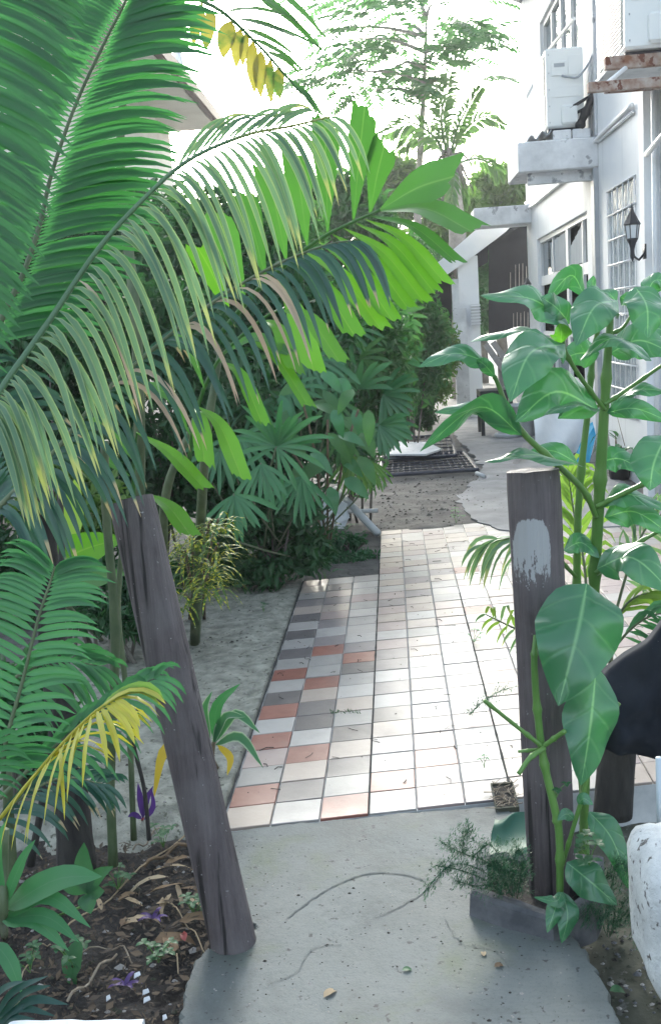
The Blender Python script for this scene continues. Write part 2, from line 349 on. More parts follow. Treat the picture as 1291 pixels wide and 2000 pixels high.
mass('purple', (.07, .035, .15), (.13, .07, .25), tcol=(1, .8, 1.2)); mass('bluegreen', (.014, .055, .050), (.03, .085, .07)); mass('spider', (.045, .15, .07), (.07, .2, .10), edge=((.35, .42, .33), .33)); mass('yellowleaf', (.52, .33, .02), (.6, .42, .04)); mass('redleaf', (.32, .06, .06), (.45, .1, .09))

# ------------------------------------------------------------------ leaf shapes
def prof_lance(t): return max(0.02, min(1, (t/.18)**.7 if t < .18 else 1.0) * (1 if t < .5 else max(0, 1-((t-.5)/.5)**1.7)))
def prof_ovate(t): return max(.015, (math.sin(math.pi*min(1, t)**.78)**.85) if 0 < t < 1 else .015)
def prof_fish(t): return max(.05, (t/.7)**.85 if t < .7 else 1-.10*(t-.7)/.3)
def prof_band(t): return max(.03, min(1, (t/.12)**.6 if t < .12 else 1.0)*(1 if t < .66 else 1-((t-.66)/.34)**1.9))
def strip_pts(pts, wid, N, prof, mb=None, fold=.25, nx=2, wav=0, jag=None, rnd=R, curl=0):
    """ribbon along pts; N = facing hint (vector); width in metres; fold lifts the sides"""
    mb = mb or MB(); k = len(pts); vs = []; uvs = []; N = V(N); ph = rnd.random()*6
    for i, p in enumerate(pts):
        t = i/(k-1); T = (pts[min(i+1, k-1)]-pts[max(i-1, 0)]).normalized()
        Wd = T.cross(N)
        if Wd.length < 1e-4: Wd = T.orthogonal()
        Wd.normalize(); Nn = Wd.cross(T); w = wid*.5*prof(t)
        for j in range(nx+1):
            u = j/nx*2-1; q = p+Wd*(u*w)+Nn*(abs(u)*w*fold - curl*w*u*u*2)
            if wav: q = q+Nn*(wav*w*abs(u)*math.sin(t*11+ph+(u > 0)*1.7))
            if jag and i >= k-2: q = q+T*((jag*(rnd.random()-.4) if i == k-1 else 0)+wid*(.26 if i == k-1 else .12)*(-u))
            vs.append(q); uvs.append(((u+1)/2, t))
    fs = [(i*(nx+1)+j, i*(nx+1)+j+1, (i+1)*(nx+1)+j+1, (i+1)*(nx+1)+j) for i in range(k-1) for j in range(nx)]
    mb.add(vs, fs, uvs); return mb
def droop_path(p0, d, L, droop, n=6, side=V((0, 0, 0))):
    pts = [V(p0)]; d = V(d).normalized(); st = L/n
    for i in range(n):
        t = (i+.5)/n; f = t*1.35 if droop >= 2.5 else t*t*1.6; dd = (d+V((0, 0, -1))*(droop*f)+side*t).normalized(); pts.append(pts[-1]+dd*st)
    return pts
def pxm(px, Y): return px*Y/F_PX

def frond(parent, ctrl, n, Lpx, wpx, sides, mats, droop=1.2, tang=.5, t0=.08, r0=7, matf=None, nseg=6, lab=None, fold=.3, rm=None, lens=None, jit=.12, nh=None, pw=1.0):
    P = [at(*c) for c in ctrl]; path = cat_rom(P, 40); Ym = sum(c[2] for c in ctrl)/len(ctrl)
    mb = MB(); mb.tube(path, [pxm(r0, Ym)*(1-.8*i/39)+.0008 for i in range(40)], 6)
    fo = obj('frond', mb, rm or M['cane'], parent, True, label=lab)
    lens = lens or (lambda t: .55+.45*math.sin(math.pi*min(1, t*.9+.12)))
    for i in range(n):
        t = t0+(1-t0)*(i/(n-1))**pw; x = t*39; k = min(int(x), 38); p = path[k].lerp(path[k+1], x-k); T = (path[min(k+2, 39)]-path[max(k-1, 0)]).normalized()
        for si, sv in enumerate(sides):
            if sv is None: continue
            sv_, dr, tg, ls = sv[:4]; lo_, hi_, ws_ = sv[4] if len(sv) > 4 else (0, 2, 1)
            if not lo_ <= t <= hi_: continue
            j = V((R.gauss(0, jit), R.gauss(0, jit), R.gauss(0, jit)))
            d = (T*(tg+.5*max(0, t-.75)*3)+V(sv_)+j).normalized(); L = pxm(Lpx, Ym)*lens(t)*ls*R.uniform(.9, 1.08)
            pts = droop_path(p, d, L, dr*R.uniform(.85, 1.15), nseg)
            m = matf(t, si) if matf else mats[0]; pf = prof_band if wpx > 15 else prof_lance
            Nn = d.cross(T)
            if si == 1: Nn = -Nn
            if nh: Nn = V(nh)+V((R.gauss(0, .25), 0, R.gauss(0, .12)))
            w = pxm(wpx, Ym)*R.uniform(.85, 1.1)*ws_
            if m is M['dead']: w *= .75; 
            lm = strip_pts(pts, w, Nn, pf, fold=fold, nx=2, wav=.0)
            obj('leaflet', lm, m, fo, True)
    return fo

def px_leaf(parent, spec, wpx, N, mat, name='leaf', prof=prof_ovate, n=9, nx=4, fold=.18, wav=.12, jag=None, org=None, curl=0):
    P = [at(*c) for c in spec]; Ym = sum(c[2] for c in spec)/len(spec)
    pts = cat_rom(P, n+1); mb = strip_pts(pts, pxm(wpx, Ym), N, prof, None, fold, nx, wav, pxm(jag, Ym) if jag else None, R, curl)
    return obj(name, mb, mat, parent, True)

def leaf_cloud(mb, pts, nrm, size, rs, aspect=.42, sj=.35, hang=.25):
    """folded four-cornered leaves at pts (numpy), one island each"""
    n = len(pts); d = rs.normal(size=(n, 3)); d[:, 2] -= hang*2; d /= np.linalg.norm(d, axis=1)[:, None]
    nn = nrm+rs.normal(size=(n, 3))*.6; w = np.cross(d, nn); w /= np.linalg.norm(w, axis=1)[:, None]+1e-9; nn = np.cross(w, d)
    L = size*(1+sj*(rs.random(n)-.5)*2)[:, None]; a = pts; m = pts+d*L*.45; b = pts+d*L+nn*(-.12*L)
    l = m+w*L*aspect*.5+nn*L*.08; r = m-w*L*aspect*.5+nn*L*.08
    base = len(mb.v); allv = np.stack([a, l, b, r], 1).reshape(-1, 3); mb.v += [tuple(x) for x in allv.tolist()]
    for i in range(n):
        q = base+4*i; mb.f.append([q, q+1, q+2]); mb.f.append([q, q+2, q+3]); mb.m += [0, 0]
        mb.uv.append([(.5, 0), (0, .5), (.5, 1)]); mb.uv.append([(.5, 0), (.5, 1), (1, .5)])
def crown_pts(center, radii, n, rs, clumps=18, spread=.33, shell=.55):
    c = rs.normal(size=(clumps, 3)); c /= np.linalg.norm(c, axis=1)[:, None]; c *= (shell+(1-shell)*rs.random(clumps)**.5)[:, None]*.85
    k = rs.integers(0, clumps, n); o = rs.normal(size=(n, 3)); o /= np.linalg.norm(o, axis=1)[:, None]; o *= (rs.random(n)**.5)[:, None]*spread
    o[:, 2] *= .75
    p = c[k]+o; nr = o/np.maximum(1e-6, np.linalg.norm(o, axis=1))[:, None]; nr[:, 2] += .5
    return np.array(center)+p*np.array(radii), nr
def bush(name, label, cat, base, center, radii, n, size, mat, seed, clumps=18, spread=.33, aspect=.42, stems=4, group=None, hang=.25, shell=.55, bark='bark', trunk=None, r=.02):
    rs = np.random.default_rng(seed); b = thing(name, label, cat, base, group)
    mb = MB(); p, nr = crown_pts(center, radii, n, rs, clumps, spread, shell); p[:, 2] = np.maximum(p[:, 2], base[2]+.02); leaf_cloud(mb, p, nr, size, rs, aspect, hang=hang); obj('crown', mb, M[mat], b)
    mb = MB(); c = V(center); rr = random.Random(seed)
    if trunk: mb.tube(cat_rom([V(base), V(base).lerp(c, .5)+V((rr.uniform(-.1, .1), 0, 0)), c], 8), [trunk*(1-.09*i) for i in range(8)], 8)
    for i in range(stems):
        e = c+V((rr.uniform(-.7, .7)*radii[0], rr.uniform(-.7, .7)*radii[1], rr.uniform(-.2, .6)*radii[2])); s0 = V(base)+V((rr.uniform(-.12, .12), rr.uniform(-.12, .12), 0)) if not trunk else V(base).lerp(c, rr.uniform(.5, .9))
        mid = s0.lerp(e, .5)+V((rr.uniform(-.1, .1)*radii[0], 0, .1*radii[2])); mb.tube(cat_rom([s0, mid, e], 7), [r*(1-.12*i) for i in range(7)], 5)
    if mb.v: obj('trunk' if trunk else 'stem', mb, M[bark], b, True)
    return b
# ================================================================== SETTING
def grid(name, x0, x1, y0, y1, nx, ny, zf, mat, parent=None, kind='structure'):
    mb = MB(); vs = [(x0+(x1-x0)*i/nx, y0+(y1-y0)*j/ny, 0) for j in range(ny+1) for i in range(nx+1)]
    vs = [(x, y, zf(x, y)) for x, y, _ in vs]
    fs = [(j*(nx+1)+i, j*(nx+1)+i+1, (j+1)*(nx+1)+i+1, (j+1)*(nx+1)+i) for j in range(ny) for i in range(nx)]
    mb.add(vs, fs); return obj(name, mb, mat, parent, True, kind=kind)
def nz(x, y, s, a, o=0): return mnoise.noise(V((x*s+o, y*s-o, o*.37)))*a
mb = MB(); B = 120
for (a, b, c, d) in ((-B, B, 3.6, B), (-B, -2.2, 1.2, 3.6), (2.3, B, 1.2, 3.6), (-B, B, -B, 1.2)):
    mb.quad((a, c, -.02), (b, c, -.02), (b, d, -.02), (a, d, -.02))
obj('ground', mb, M['ground'], kind='structure')
grid('earth', -1.4, 2.19, 7.9, 12.2, 70, 80, lambda x, y: .008+nz(x, y, 2.2, .02)+nz(x, y, 9, .012, 4)-(.03 if y < 8.05 else 0), M['ground'])
grid('soil_bed', -2.2, -.44, 1.2, 3.6, 90, 120, lambda x, y: -.06+nz(x, y, 3, .03)+nz(x, y, 13, .022, 3)+nz(x, y, 34, .010, 7), M['soil'])
grid('mossy_ground', .30, 2.3, 1.2, 3.6, 70, 80, lambda x, y: -.13+nz(x, y, 4, .02, 9)+nz(x, y, 15, .014, 3), M['bed_side'])
grid('sand_strip', -2.0, -.64, 3.12, 6.75, 120, 240, lambda x, y: .004+nz(x, y, 2.6, .014)+nz(x, y, 11, .010, 3)+nz(x, y, 30, .006, 5)-max(0, 3.36+nz(x, 0, 5, .06)-y)*.42-(.03 if x > -.655 else 0), M['sand'])
# pale cement apron beyond the earth
ap = [gnd(x, y, .022) for x, y in ((905, 1000), (1000, 1034), (1290, 1010), (1200, 935), (1090, 872), (1050, 846), (1012, 828), (940, 808), (884, 818), (888, 850), (908, 872), (932, 900), (936, 925), (915, 950), (896, 972))]
ap = [p+V((nz(p.x, p.y, 6, .10), nz(p.x, p.y, 6, .14, 5), 0)) for p in cat_rom(ap+[ap[0]], 120)[:-1]]
mb = MB(); mb.prism([p+V((0, 0, -.05)) for p in ap], (0, 0, .05)); obj('cement_apron', mb, M['apron'], kind='structure')
# near concrete slab
px = [(440, 1629), (560, 1614), (640, 1607), (716, 1600), (800, 1591), (880, 1586), (972, 1579), (1030, 1600), (1046, 1660), (1060, 1720), (1085, 1770), (1120, 1830), (1150, 1872), (1180, 1925), (1205, 1990), (1222, 2060), (1240, 2200), (330, 2200), (350, 2020), (356, 1975), (364, 1935), (376, 1895), (398, 1866), (430, 1848), (470, 1842), (500, 1820), (480, 1800), (455, 1740), (440, 1690)]
poly = []
for i, (x, y) in enumerate(px):
    x2, y2 = px[(i+1) % len(px)]; n = 6
    for k in range(n):
        t = k/n; q = gnd(x+(x2-x)*t, y+(y2-y)*t, 0); j = .007 if k else .003
        poly.append(q+V((R.uniform(-j, j), R.uniform(-j, j), 0)))
mb = MB(); nP = len(poly); inner = []
cen = sum((p for p in poly), V((0, 0, 0)))/nP
for p in poly: inner.append(p+(cen-p).normalized()*.006)
low = [p+V((0, 0, -.2)) for p in poly]; rim = [p+V((0, 0, -.009)) for p in poly]
fs = [tuple(range(nP))]+[((nP+i), (nP+(i+1) % nP), (i+1) % nP, i) for i in range(nP)]+[((2*nP+i), (2*nP+(i+1) % nP), nP+(i+1) % nP, nP+i) for i in range(nP)]
mb.add(inner+rim+low, fs); slab = obj('concrete_slab', mb, M['concrete'], kind='structure', org=(0, 0, 0)); slab.location.z = .0095
def ground_line(pxs, w, z, name, mat, parent, seed=1):
    rr = random.Random(seed); pts = cat_rom([gnd(x, y, z) for x, y in pxs], 40); mb = MB(); L = []
    for i, p in enumerate(pts):
        t = (pts[min(i+1, 39)]-pts[max(i-1, 0)]).normalized(); n = V((-t.y, t.x, 0)); ww = w*rr.uniform(.35, 1.3)*(1 if 0 < i < 39 else .2); o = n*rr.uniform(-.004, .004)
        L += [p+o+n*ww*.5, p+o-n*ww*.5]
    mb.add(L, [(2*i, 2*i+1, 2*i+3, 2*i+2) for i in range(39)]); return obj(name, mb, mat, parent)
M['crack'] = rough_mat('crack_shadow_grime', (.095, .104, .10), (.15, .16, .155), 60, .95, .3)
ground_line([(560, 1800), (610, 1762), (660, 1732), (720, 1712), (790, 1714), (835, 1728)], .006, .002, 'crack', M['crack'], slab)
ground_line([(740, 1795), (790, 1772), (840, 1738), (880, 1690)], .004, .002, 'crack', M['crack'], slab, 3)
ground_line([(1000, 1900), (960, 1860), (900, 1848), (870, 1800)], .003, .002, 'crack', M['crack'], slab, 5)
ground_line([(520, 1930), (580, 1905), (610, 1860), (670, 1850)], .003, .002, 'crack', M['crack'], slab, 6)
# ---- tiled path
TS, TX0, TY0, TSH = .1611, -.158, 6.613, .1667
def tpt(k, j, z): x = TX0+k*TS; return V((x, TY0+j*TS+TSH*(x-TX0), z))
path = thing('tiled_path', None, None, (0, 5, 0), kind='structure')
mb = MB()
mb.prism([tpt(0, -21, -.3), tpt(15, -21, -.3), tpt(15, 9, -.3), tpt(0, 9, -.3)], (0, 0, .304))
mb.prism([tpt(-3.05, -21, -.3), tpt(-.002, -21, -.3), tpt(-.002, 0, -.3), tpt(-3.05, 0, -.3)], (0, 0, .303))
obj('mortar_bed', mb, M['mortar'], path)
KINDS = ['red', 'grey', 'dark', 'beige', 'pale', 'green', 'pink']
leftmap = {-3: 'beige red green pink red pale red dark green red green dark green dark pale dark beige grey green beige pink'.split(),
           -2: 'green dark beige red pale dark dark beige red green green red grey pale grey pink beige grey pink dark pale'.split(),
           -1: 'red green dark beige dark green beige pale green dark red grey pale pale green pale green pink pale pale pale'.split()}
mainmap = {0: 'green red pale pale beige dark pale grey pale grey'.split(), 1: 'pink grey red pink grey pale pale grey pale pale'.split(), 2: 'grey pale pale pale pink pale pale pale pale pale'.split()}
def tile_verts(g0=.0022, th=.02, bev=.0022):
    # sheared square, centre at origin, bevelled top edge
    def P(a, b, z): x = a*TS; return (x, b*TS+TSH*x, z)
    h = .5-g0/TS; i = .5-(g0+bev)/TS; vs = []
    for hh, z in ((h, -th), (h, -bev), (i, 0)): vs += [P(-hh, -hh, z), P(hh, -hh, z), P(hh, hh, z), P(-hh, hh, z)]
    fs = [(8, 9, 10, 11)]+[(4*k+j, 4*k+(j+1) % 4, 4*(k+1)+(j+1) % 4, 4*(k+1)+j) for k in range(2) for j in range(4)]
    return vs, fs
tv, tf = tile_verts(); TM = {}
for k in KINDS:
    me = bpy.data.meshes.new('tile'); me.from_pydata(tv, [], tf); me.materials.append(M['tile_'+k]); TM[k] = me
cells = []
for k in range(-3, 15):
    for j in range(-21, 0 if k < 0 else 9):
        r = j+21
        if k == -2 and r == 0: pass
        if k < 0: kd = leftmap[k][r]
        elif k in mainmap and r < len(mainmap[k]): kd = mainmap[k][r]
        else: kd = R.choices(KINDS, (1, 7, .5, 28, 36, 9, 22))[0]
        c = (tpt(k, j, 0)+tpt(k+1, j+1, 0))/2; x, y = topx(c)
        if -40 < x < 1340 and y < 2020: cells.append((c.y+.3*abs(c.x), c, kd, k, j))
cells.sort(key=lambda a: a[0])
GAP = {3: .004}
rest = {k: MB() for k in KINDS}
for i, (_, c, kd, k, j) in enumerate(cells):
    z = .0125+R.uniform(-.0012, .0012)
    if k == 2 and j == -21 and False: continue
    if i < 296:
        o = bpy.data.objects.new('tile', TM[kd]); COL.objects.link(o); o.parent = path; o.location = V((c.x, c.y, z))-ORG[path.name]
        o.rotation_euler = (R.gauss(0, .004), R.gauss(0, .004), R.gauss(0, .003)); ORG[o.name] = o.location
    else: rest[kd].add([(x+c.x, y+c.y, zz+z) for x, y, zz in tv], tf)
mb = MB()
for q, k in enumerate(KINDS): mb.add(rest[k].v, rest[k].f, None, q)
if mb.v: obj('far_tile', mb, [M['tile_'+k] for k in KINDS], path, kind='stuff')
mb = MB()                                            # earth packed into the wide joints
def jline(a, b, w, z=.0085):
    a, b = V(a), V(b); d = (b-a).normalized(); n = V((-d.y, d.x, 0)); m = max(2, int((b-a).length/.06)); L = []
    for i in range(m+1):
        p = a.lerp(b, i/m); ww = w*R.uniform(.5, 1.25); L += [p+n*ww+V((0, 0, 0)), p-n*ww]
    mb.add([(p.x, p.y, z) for p in L], [(2*i, 2*i+1, 2*i+3, 2*i+2) for i in range(m)])
jline(tpt(0, -12, 0), tpt(0, 2, 0), .0045, .0128); jline(tpt(0, -21, 0), tpt(0, -12, 0), .003, .0125); jline(tpt(3, -21, 0), tpt(3, -4, 0), .0046, .0129)
for j in (0, -3, -6, -9): jline(tpt(-3 if j > -9 else 0, j, 0), tpt(2.2 if j > -9 else 1.6, j, 0), .0028, .0129)
for j in (3, 6): jline(tpt(0, j, 0), tpt(3, j, 0), .0024, .0128)
for j in range(-20, 9):
    if j % 3: jline(tpt(0, j, 0), tpt(6, j, 0), .0012, .0126)
for k in (-3.03,): jline(tpt(k, -21, 0), tpt(k, 0, 0), .006, .0126)
obj('dirt_joint', mb, M['dirt_joint'], path, kind='stuff')
# drain hole with rubbish in it
c = gnd(986, 1566, .0); 
dh = thing('drain_hole', 'small rough drain hole full of dry rubbish in the tiles beside the straight post', 'drain', (c.x, c.y, .0))
mb = MB()
def ring(pts, z): return [(p.x, p.y, z) for p in pts]
sq = [gnd(x, y, 0) for x, y in ((958, 1541), (1002, 1538), (1014, 1588), (968, 1592))]
mb.add(ring(sq, .0165), [(0, 1, 2, 3)]); obj('pit', mb, M['soil'], dh)
mb = MB()
for i in range(4):
    a, b = sq[i], sq[(i+1) % 4]; ins = (c-V((0, 0, 0)))
    mb.prism([(a.x, a.y, .005), (b.x, b.y, .005), (b.x+(c.x-b.x)*.12, b.y+(c.y-b.y)*.12, .005), (a.x+(c.x-a.x)*.12, a.y+(c.y-a.y)*.12, .005)], (0, 0, .017))
obj('rim', mb, M['bed_side'], dh)
mb = MB()
for i in range(70):
    u, v = R.random(), R.random(); p = sq[0].lerp(sq[1], u).lerp(sq[3].lerp(sq[2], u), v); a = R.uniform(0, 6.3); l = R.uniform(.01, .04)
    mb.tube([(p.x, p.y, .018+R.random()*.008), (p.x+math.cos(a)*l, p.y+math.sin(a)*l, .019+R.random()*.014)], R.uniform(.0008, .002), 4)
obj('dry_straw', mb, M['twig'], dh, kind='stuff')
# ================================================================== HOUSE
WX = 2.2
house = thing('white_house', 'white two storey house wall with sunshade ledges and air conditioners', 'house', (2.3, 12, 0))
def wy(px, py): p = onx(px, py, WX); return p.y, p.z
gb0, gz1 = wy(1187, 375); gb1, _ = wy(1240, 342); gz0 = 0.62; gz1 = wy(1240, 342)[1]
lw1, lz1 = wy(1048, 468); lw0, _ = wy(1145, 408); lz0 = .75
uw1 = wy(1053, 48)[0]; uw0 = wy(1126, -20)[0]; uz0 = wy(1053, 262)[1]; uz1 = wy(1053, 46)[1]
holes = [(gb1, gb0, gz0, gz1), (lw0, lw1, lz0, lz1), (uw0, uw1, uz0, uz1)]
HY0, HY1, HZ = 5.5, 16.9, 6.9
ys = sorted({HY0, HY1, *[h[0] for h in holes], *[h[1] for h in holes]}); zs = sorted({-.1, HZ, *[h[2] for h in holes], *[h[3] for h in holes]})
mb = MB()
for i in range(len(ys)-1):
    z_run = None
    for j in range(len(zs)-1):
        y, z = (ys[i]+ys[i+1])/2, (zs[j]+zs[j+1])/2
        if any(h[0] < y < h[1] and h[2] < z < h[3] for h in holes): continue
        mb.box(WX, WX+.2, ys[i], ys[i+1], zs[j], zs[j+1])
obj('wall', mb, M['white_wall'], house)
mb = MB(); mb.box(WX+.2, 9, HY1-.2, HY1, -.1, HZ); mb.box(WX+.35, WX+.4, HY0, HY1-.21, -.1, HZ); obj('end_wall', mb, M['white_wall'], house)
# eave
E1 = [(WX+.1, 16.95, 6.22), (1.98, 16.5, 6.22), (1.42, 14.9, 6.22), (1.36, 5.5, 6.22), (WX+.1, 5.5, 6.22)]
mb = MB(); mb.prism(E1, (0, 0, .12)); obj('eave', mb, M['slab_white'], house)
mb = MB()
for a, b in zip(E1[:-1], E1[1:-1]+[E1[3]]):
    if a == b: continue
    a, b = V(a), V(b); d = (b-a).normalized(); n = V((d.y, -d.x, 0))*-.03
    mb.prism([a+V((0, 0, -.03)), b+V((0, 0, -.03)), b+n+V((0, 0, -.03)), a+n+V((0, 0, -.03))], (0, 0, .22))
obj('fascia', mb, M['white_paint'], house)
# sunshade ledges
def ledge(y0, y1, x0, z0, z1, beam=True):
    mb = MB(); mb.box(x0, WX-.002, y0, y1, z0, z1, 0, .012); o = obj('sunshade_ledge', mb, M['slab_white'], house)
    return o
L1 = onx(1168, 326, WX); y1 = L1.y; z1 = L1.z
ledge(y1, y1+.95, at(1012, 336, y1).x, z1, z1+.30)
mb = MB(); mb.box(at(1030, 345, y1+.12).x, WX-.003, y1+.12, y1+.2, z1-.11, z1-.001); obj('ledge_beam', mb, M['slab_white'], house)
L2 = onx(1038, 435, WX); ledge(L2.y, L2.y+.6, at(926, 440, L2.y).x, L2.z, L2.z+.27)
# vertical brown drain in the corner
def wbar(name, pts, r, mat, n=8): mb = MB(); mb.tube(pts, r, n); return obj(name, mb, mat, house, True)
dy = wy(1162, 345)[0]
mb = MB(); mb.box(WX-.05, WX-.002, dy-.16, dy, .1, z1-.002); obj('drain_pipe', mb, M['grey_plastic'], house)
# pillar and pipes near the corner
py_ = 8.75
mb = MB(); mb.box(WX-.13, WX-.002, py_, py_+.16, -.1, HZ-.7, 0, .012); obj('pillar', mb, M['white_wall'], house)
for x, rr in ((1270, .020), (1277, .024)):
    p = onx(x, 300, WX-.05); wbar('conduit', [(WX-.05, p.y, -.1), (WX-.05, p.y, 3.62)], rr, M['white_paint'])
def on_wall(pxs, off=.03): return [V((WX-off, *wy(x, y))) for x, y in pxs]
wbar('conduit', cat_rom(on_wall([(1240, 205), (1205, 238), (1178, 264), (1166, 276), (1160, 268), (1158, 235), (1158, 120)]), 24), .022, M['white_paint'])
wbar('conduit', on_wall([(1240, 218), (1172, 276)], .02), .014, M['white_paint'])
wbar('conduit', cat_rom(on_wall([(1110, 348), (1070, 380), (1046, 400), (1036, 404), (1030, 396)]), 16), .022, M['white_paint'])
wbar('conduit', on_wall([(1104, 346), (1048, 392)], .02), .014, M['white_paint'])
p = onx(1262, 302, WX-.12); wbar('bracket_pipe', [p, p+V((.0, -.5, .06)), p+V((.1, -.9, .12))], .022, M['white_paint'])
# glass block window
w = obj('glass_block_window', (lambda m: (m.box(WX+.05, WX+.055, gb1, gb0, gz0, gz1), m)[1])(MB()), M['white_paint'], house)
nC = 5; bw = (gb0-gb1)/nC; nR = int(round((gz1-gz0)/.25)); bh = (gz1-gz0)/nR
for i in range(nC):
    for j in range(nR):
        mb = MB(); mb.box(WX+.015, WX+.049, gb1+i*bw+.008, gb1+(i+1)*bw-.008, gz0+j*bh+.010, gz0+(j+1)*bh-.010, 0, .006); obj('block', mb, M['glassblock'], w)
mb = MB()
for j in range(0, nR+1): mb.tube([(WX-.01, gb1-.02, gz0+j*bh), (WX-.01, gb0+.02, gz0+j*bh)], .009, 6)
for i in range(nC+1):
    mb.tube([(WX-.01, gb1+i*bw, gz0), (WX-.01, gb1+i*bw, gz1)], .006, 5)
obj('grille', mb, M['white_paint'], w, True)
# lower window
def window(name, y0, y1, z0, z1, vbars, hbars, curtain=True, rec=.07, fr=.06):
    mb = MB(); x0, x1 = WX+rec-.03, WX+rec+.03; e = .002
    mb.box(x0, x1, y0+e, y0+fr, z0+e, z1-e); mb.box(x0, x1, y1-fr, y1-e, z0+e, z1-e); mb.box(x0+e, x1-e, y0+fr, y1-fr, z0+e, z0+fr); mb.box(x0+e, x1-e, y0+fr, y1-fr, z1-fr, z1-e)
    f = obj(name, mb, M['white_paint'], house)
    for k, (v, w_) in enumerate(vbars): m2 = MB(); m2.box(x0+.004, x1-.004, v-w_/2, v+w_/2, z0+fr, z1-fr); obj('mullion', m2, M['white_paint'], f)
    for (h, w_) in hbars: m2 = MB(); m2.box(x0+.007, x1-.007, y0+fr, y1-fr, h-w_/2, h+w_/2); obj('transom', m2, M['white_paint'], f)
    vv = [y0+fr]+[v for v, _ in vbars]+[y1-fr]; hh = [z0+fr]+[h for h, _ in hbars]+[z1-fr]
    for a, b in zip(vv[:-1], vv[1:]):
        for c, d in zip(hh[:-1], hh[1:]):
            m2 = MB(); m2.box(WX+rec+.008, WX+rec+.014, a+.003, b-.003, c+.003, d-.003); obj('pane', m2, M['glass'], f)
    return f
tr = wy(1050, 550)[1]; mu = wy(1100, 500)[0]
lw = window('lower_window', lw0, lw1, lz0, lz1, [(mu, .16), (lw0+.34*(mu-lw0), .05), (mu+.5*(lw1-mu), .05)], [(tr, .13), (tr-.75, .06)])
mb = MB()
for a, b in ((lw0+.35*(mu-lw0), mu-.1), (mu+.12, mu+.62*(lw1-mu))):
    n = 14; vs = []
    for i in range(n+1):
        yy = a+(b-a)*i/n; vs += [(WX+.063+.006*math.sin(i*2.2), yy, tr+.08), (WX+.063+.006*math.sin(i*2.2), yy, lz1-.07-(.22 if a < mu else .05)*(i/n))]
    mb.add(vs, [(2*i, 2*i+2, 2*i+3, 2*i+1) for i in range(n)])
obj('curtain', mb, M['curtain'], lw, True)
uw = window('upper_window', uw0, uw1, uz0, uz1, [(uw0+(uw1-uw0)*k/4, .05) for k in (1, 2, 3)], [], False)
mb = MB(); a = V((WX-.02, *wy(1124, 36))); b = V((WX-.12, *wy(1092, 95))); c = V((WX-.02, *wy(1052, 150))); d = V((WX-.42, *wy(1052, 150)[:1], wy(1052, 150)[1]-.25))
mb.tube([a, b], .022, 6); mb.tube([b+V((0, -.1, -.2)), a+V((0, .3, -.3))], .018, 6); obj('brace', mb, M['white_paint'], uw)
mb = MB(); p0 = onx(1062, 118, WX-.03); p1 = at(1028, 186, p0.y+.1); t = (p1-p0)
mb.prism([p0, p1, p1+V((0, .03, 0)), p0+V((0, .03, 0))], (0, .0, -.06)); obj('stay', mb, M['white_paint'], uw)
# stained strip behind the AC
yk = wy(1166, 250)[0]
mb = MB(); mb.box(WX-.03, WX-.002, yk-.02, yk+.14, z1+.31, z1+2.2); obj('trim', mb, M['slab_white'], house)

# ---- air conditioners
def ac_unit(label, x0, x1, y0, y1, z0, z1, cable):
    t = thing('air_conditioner', label, 'air conditioner', ((x0+x1)/2, (y0+y1)/2, z0), 'outdoor air conditioner units'); h = z1-z0; w = x1-x0
    mb = MB(); mb.box(x0, x1, y0, y1, z0+.03, z1, 0, .018); obj('casing', mb, M['ac_white'], t)
    for k in (.12, .88): mb = MB(); mb.box(x0+.02, x1-.02, y0+(y1-y0)*k-.03, y0+(y1-y0)*k+.03, z0, z0+.032); obj('foot', mb, M['dark_steel'], t)
    # end face is the one turned towards the path's near end (y0)
    mb = MB(); mb.box(x0+.16*w, x0+.56*w, y0-.012, y0-.001, z0+.66*h, z0+.84*h, 0, .004); pl = obj('service_panel', mb, M['ac_white'], t)
    mb = MB(); mb.box(x0+.22*w, x0+.50*w, y0-.016, y0-.0125, z0+.765*h, z0+.81*h); obj('grip_recess', mb, M['grey_plastic'], pl)
    mb = MB(); mb.box(x0+.38*w, x0+.80*w, y0-.045, y0-.001, z0+.06*h, z0+.30*h, 0, .02); obj('valve_cover', mb, M['ac_white'], t)
    mb = MB(); mb.box(x0+.10*w, x0+.93*w, y0-.006, y0-.001, z0+.40*h, z0+.52*h, 0, .002); mb.box(x0+.60*w, x0+.93*w, y0-.006, y0-.001, z0+.66*h, z0+.9*h, 0, .002); obj('pressing', mb, M['ac_white'], t)
    mb = MB()
    for k in (.1, .3, .5, .7, .92): mb.box(x0+.07*w, x0+.09*w, y0-.007, y0-.001, z0+k*h-.006, z0+k*h+.006)
    obj('screw', mb, M['grey_plastic'], t, kind='stuff')
    mb = MB()                                          # slatted front towards -X
    n = 26
    for k in range(n): a = z0+.08*h+k*(h*.86)/n; mb.hexa([(x0-.014, y0+.05, a), (x0-.001, y0+.05, a+.012), (x0-.001, y1-.05, a+.012), (x0-.014, y1-.05, a), (x0-.014, y0+.05, a+.006), (x0-.001, y0+.05, a+.018), (x0-.001, y1-.05, a+.018), (x0-.014, y1-.05, a+.006)])
    obj('grille', mb, M['ac_white'], t)
    mb = MB(); a = V((x0+.42*w, y0-.02, z0+.655*h)); mb.tube(cat_rom([a]+[V(q) for q in cable], 16), .011, 6); obj('cable', mb, M['grey_plastic'], t, True)
    return t
ya = y1-.02+.1; xa0, xa1 = at(1066, 180, ya).x, at(1139, 170, ya).x; za0, za1 = at(1100, 254, ya).z, at(1100, 92, ya).z
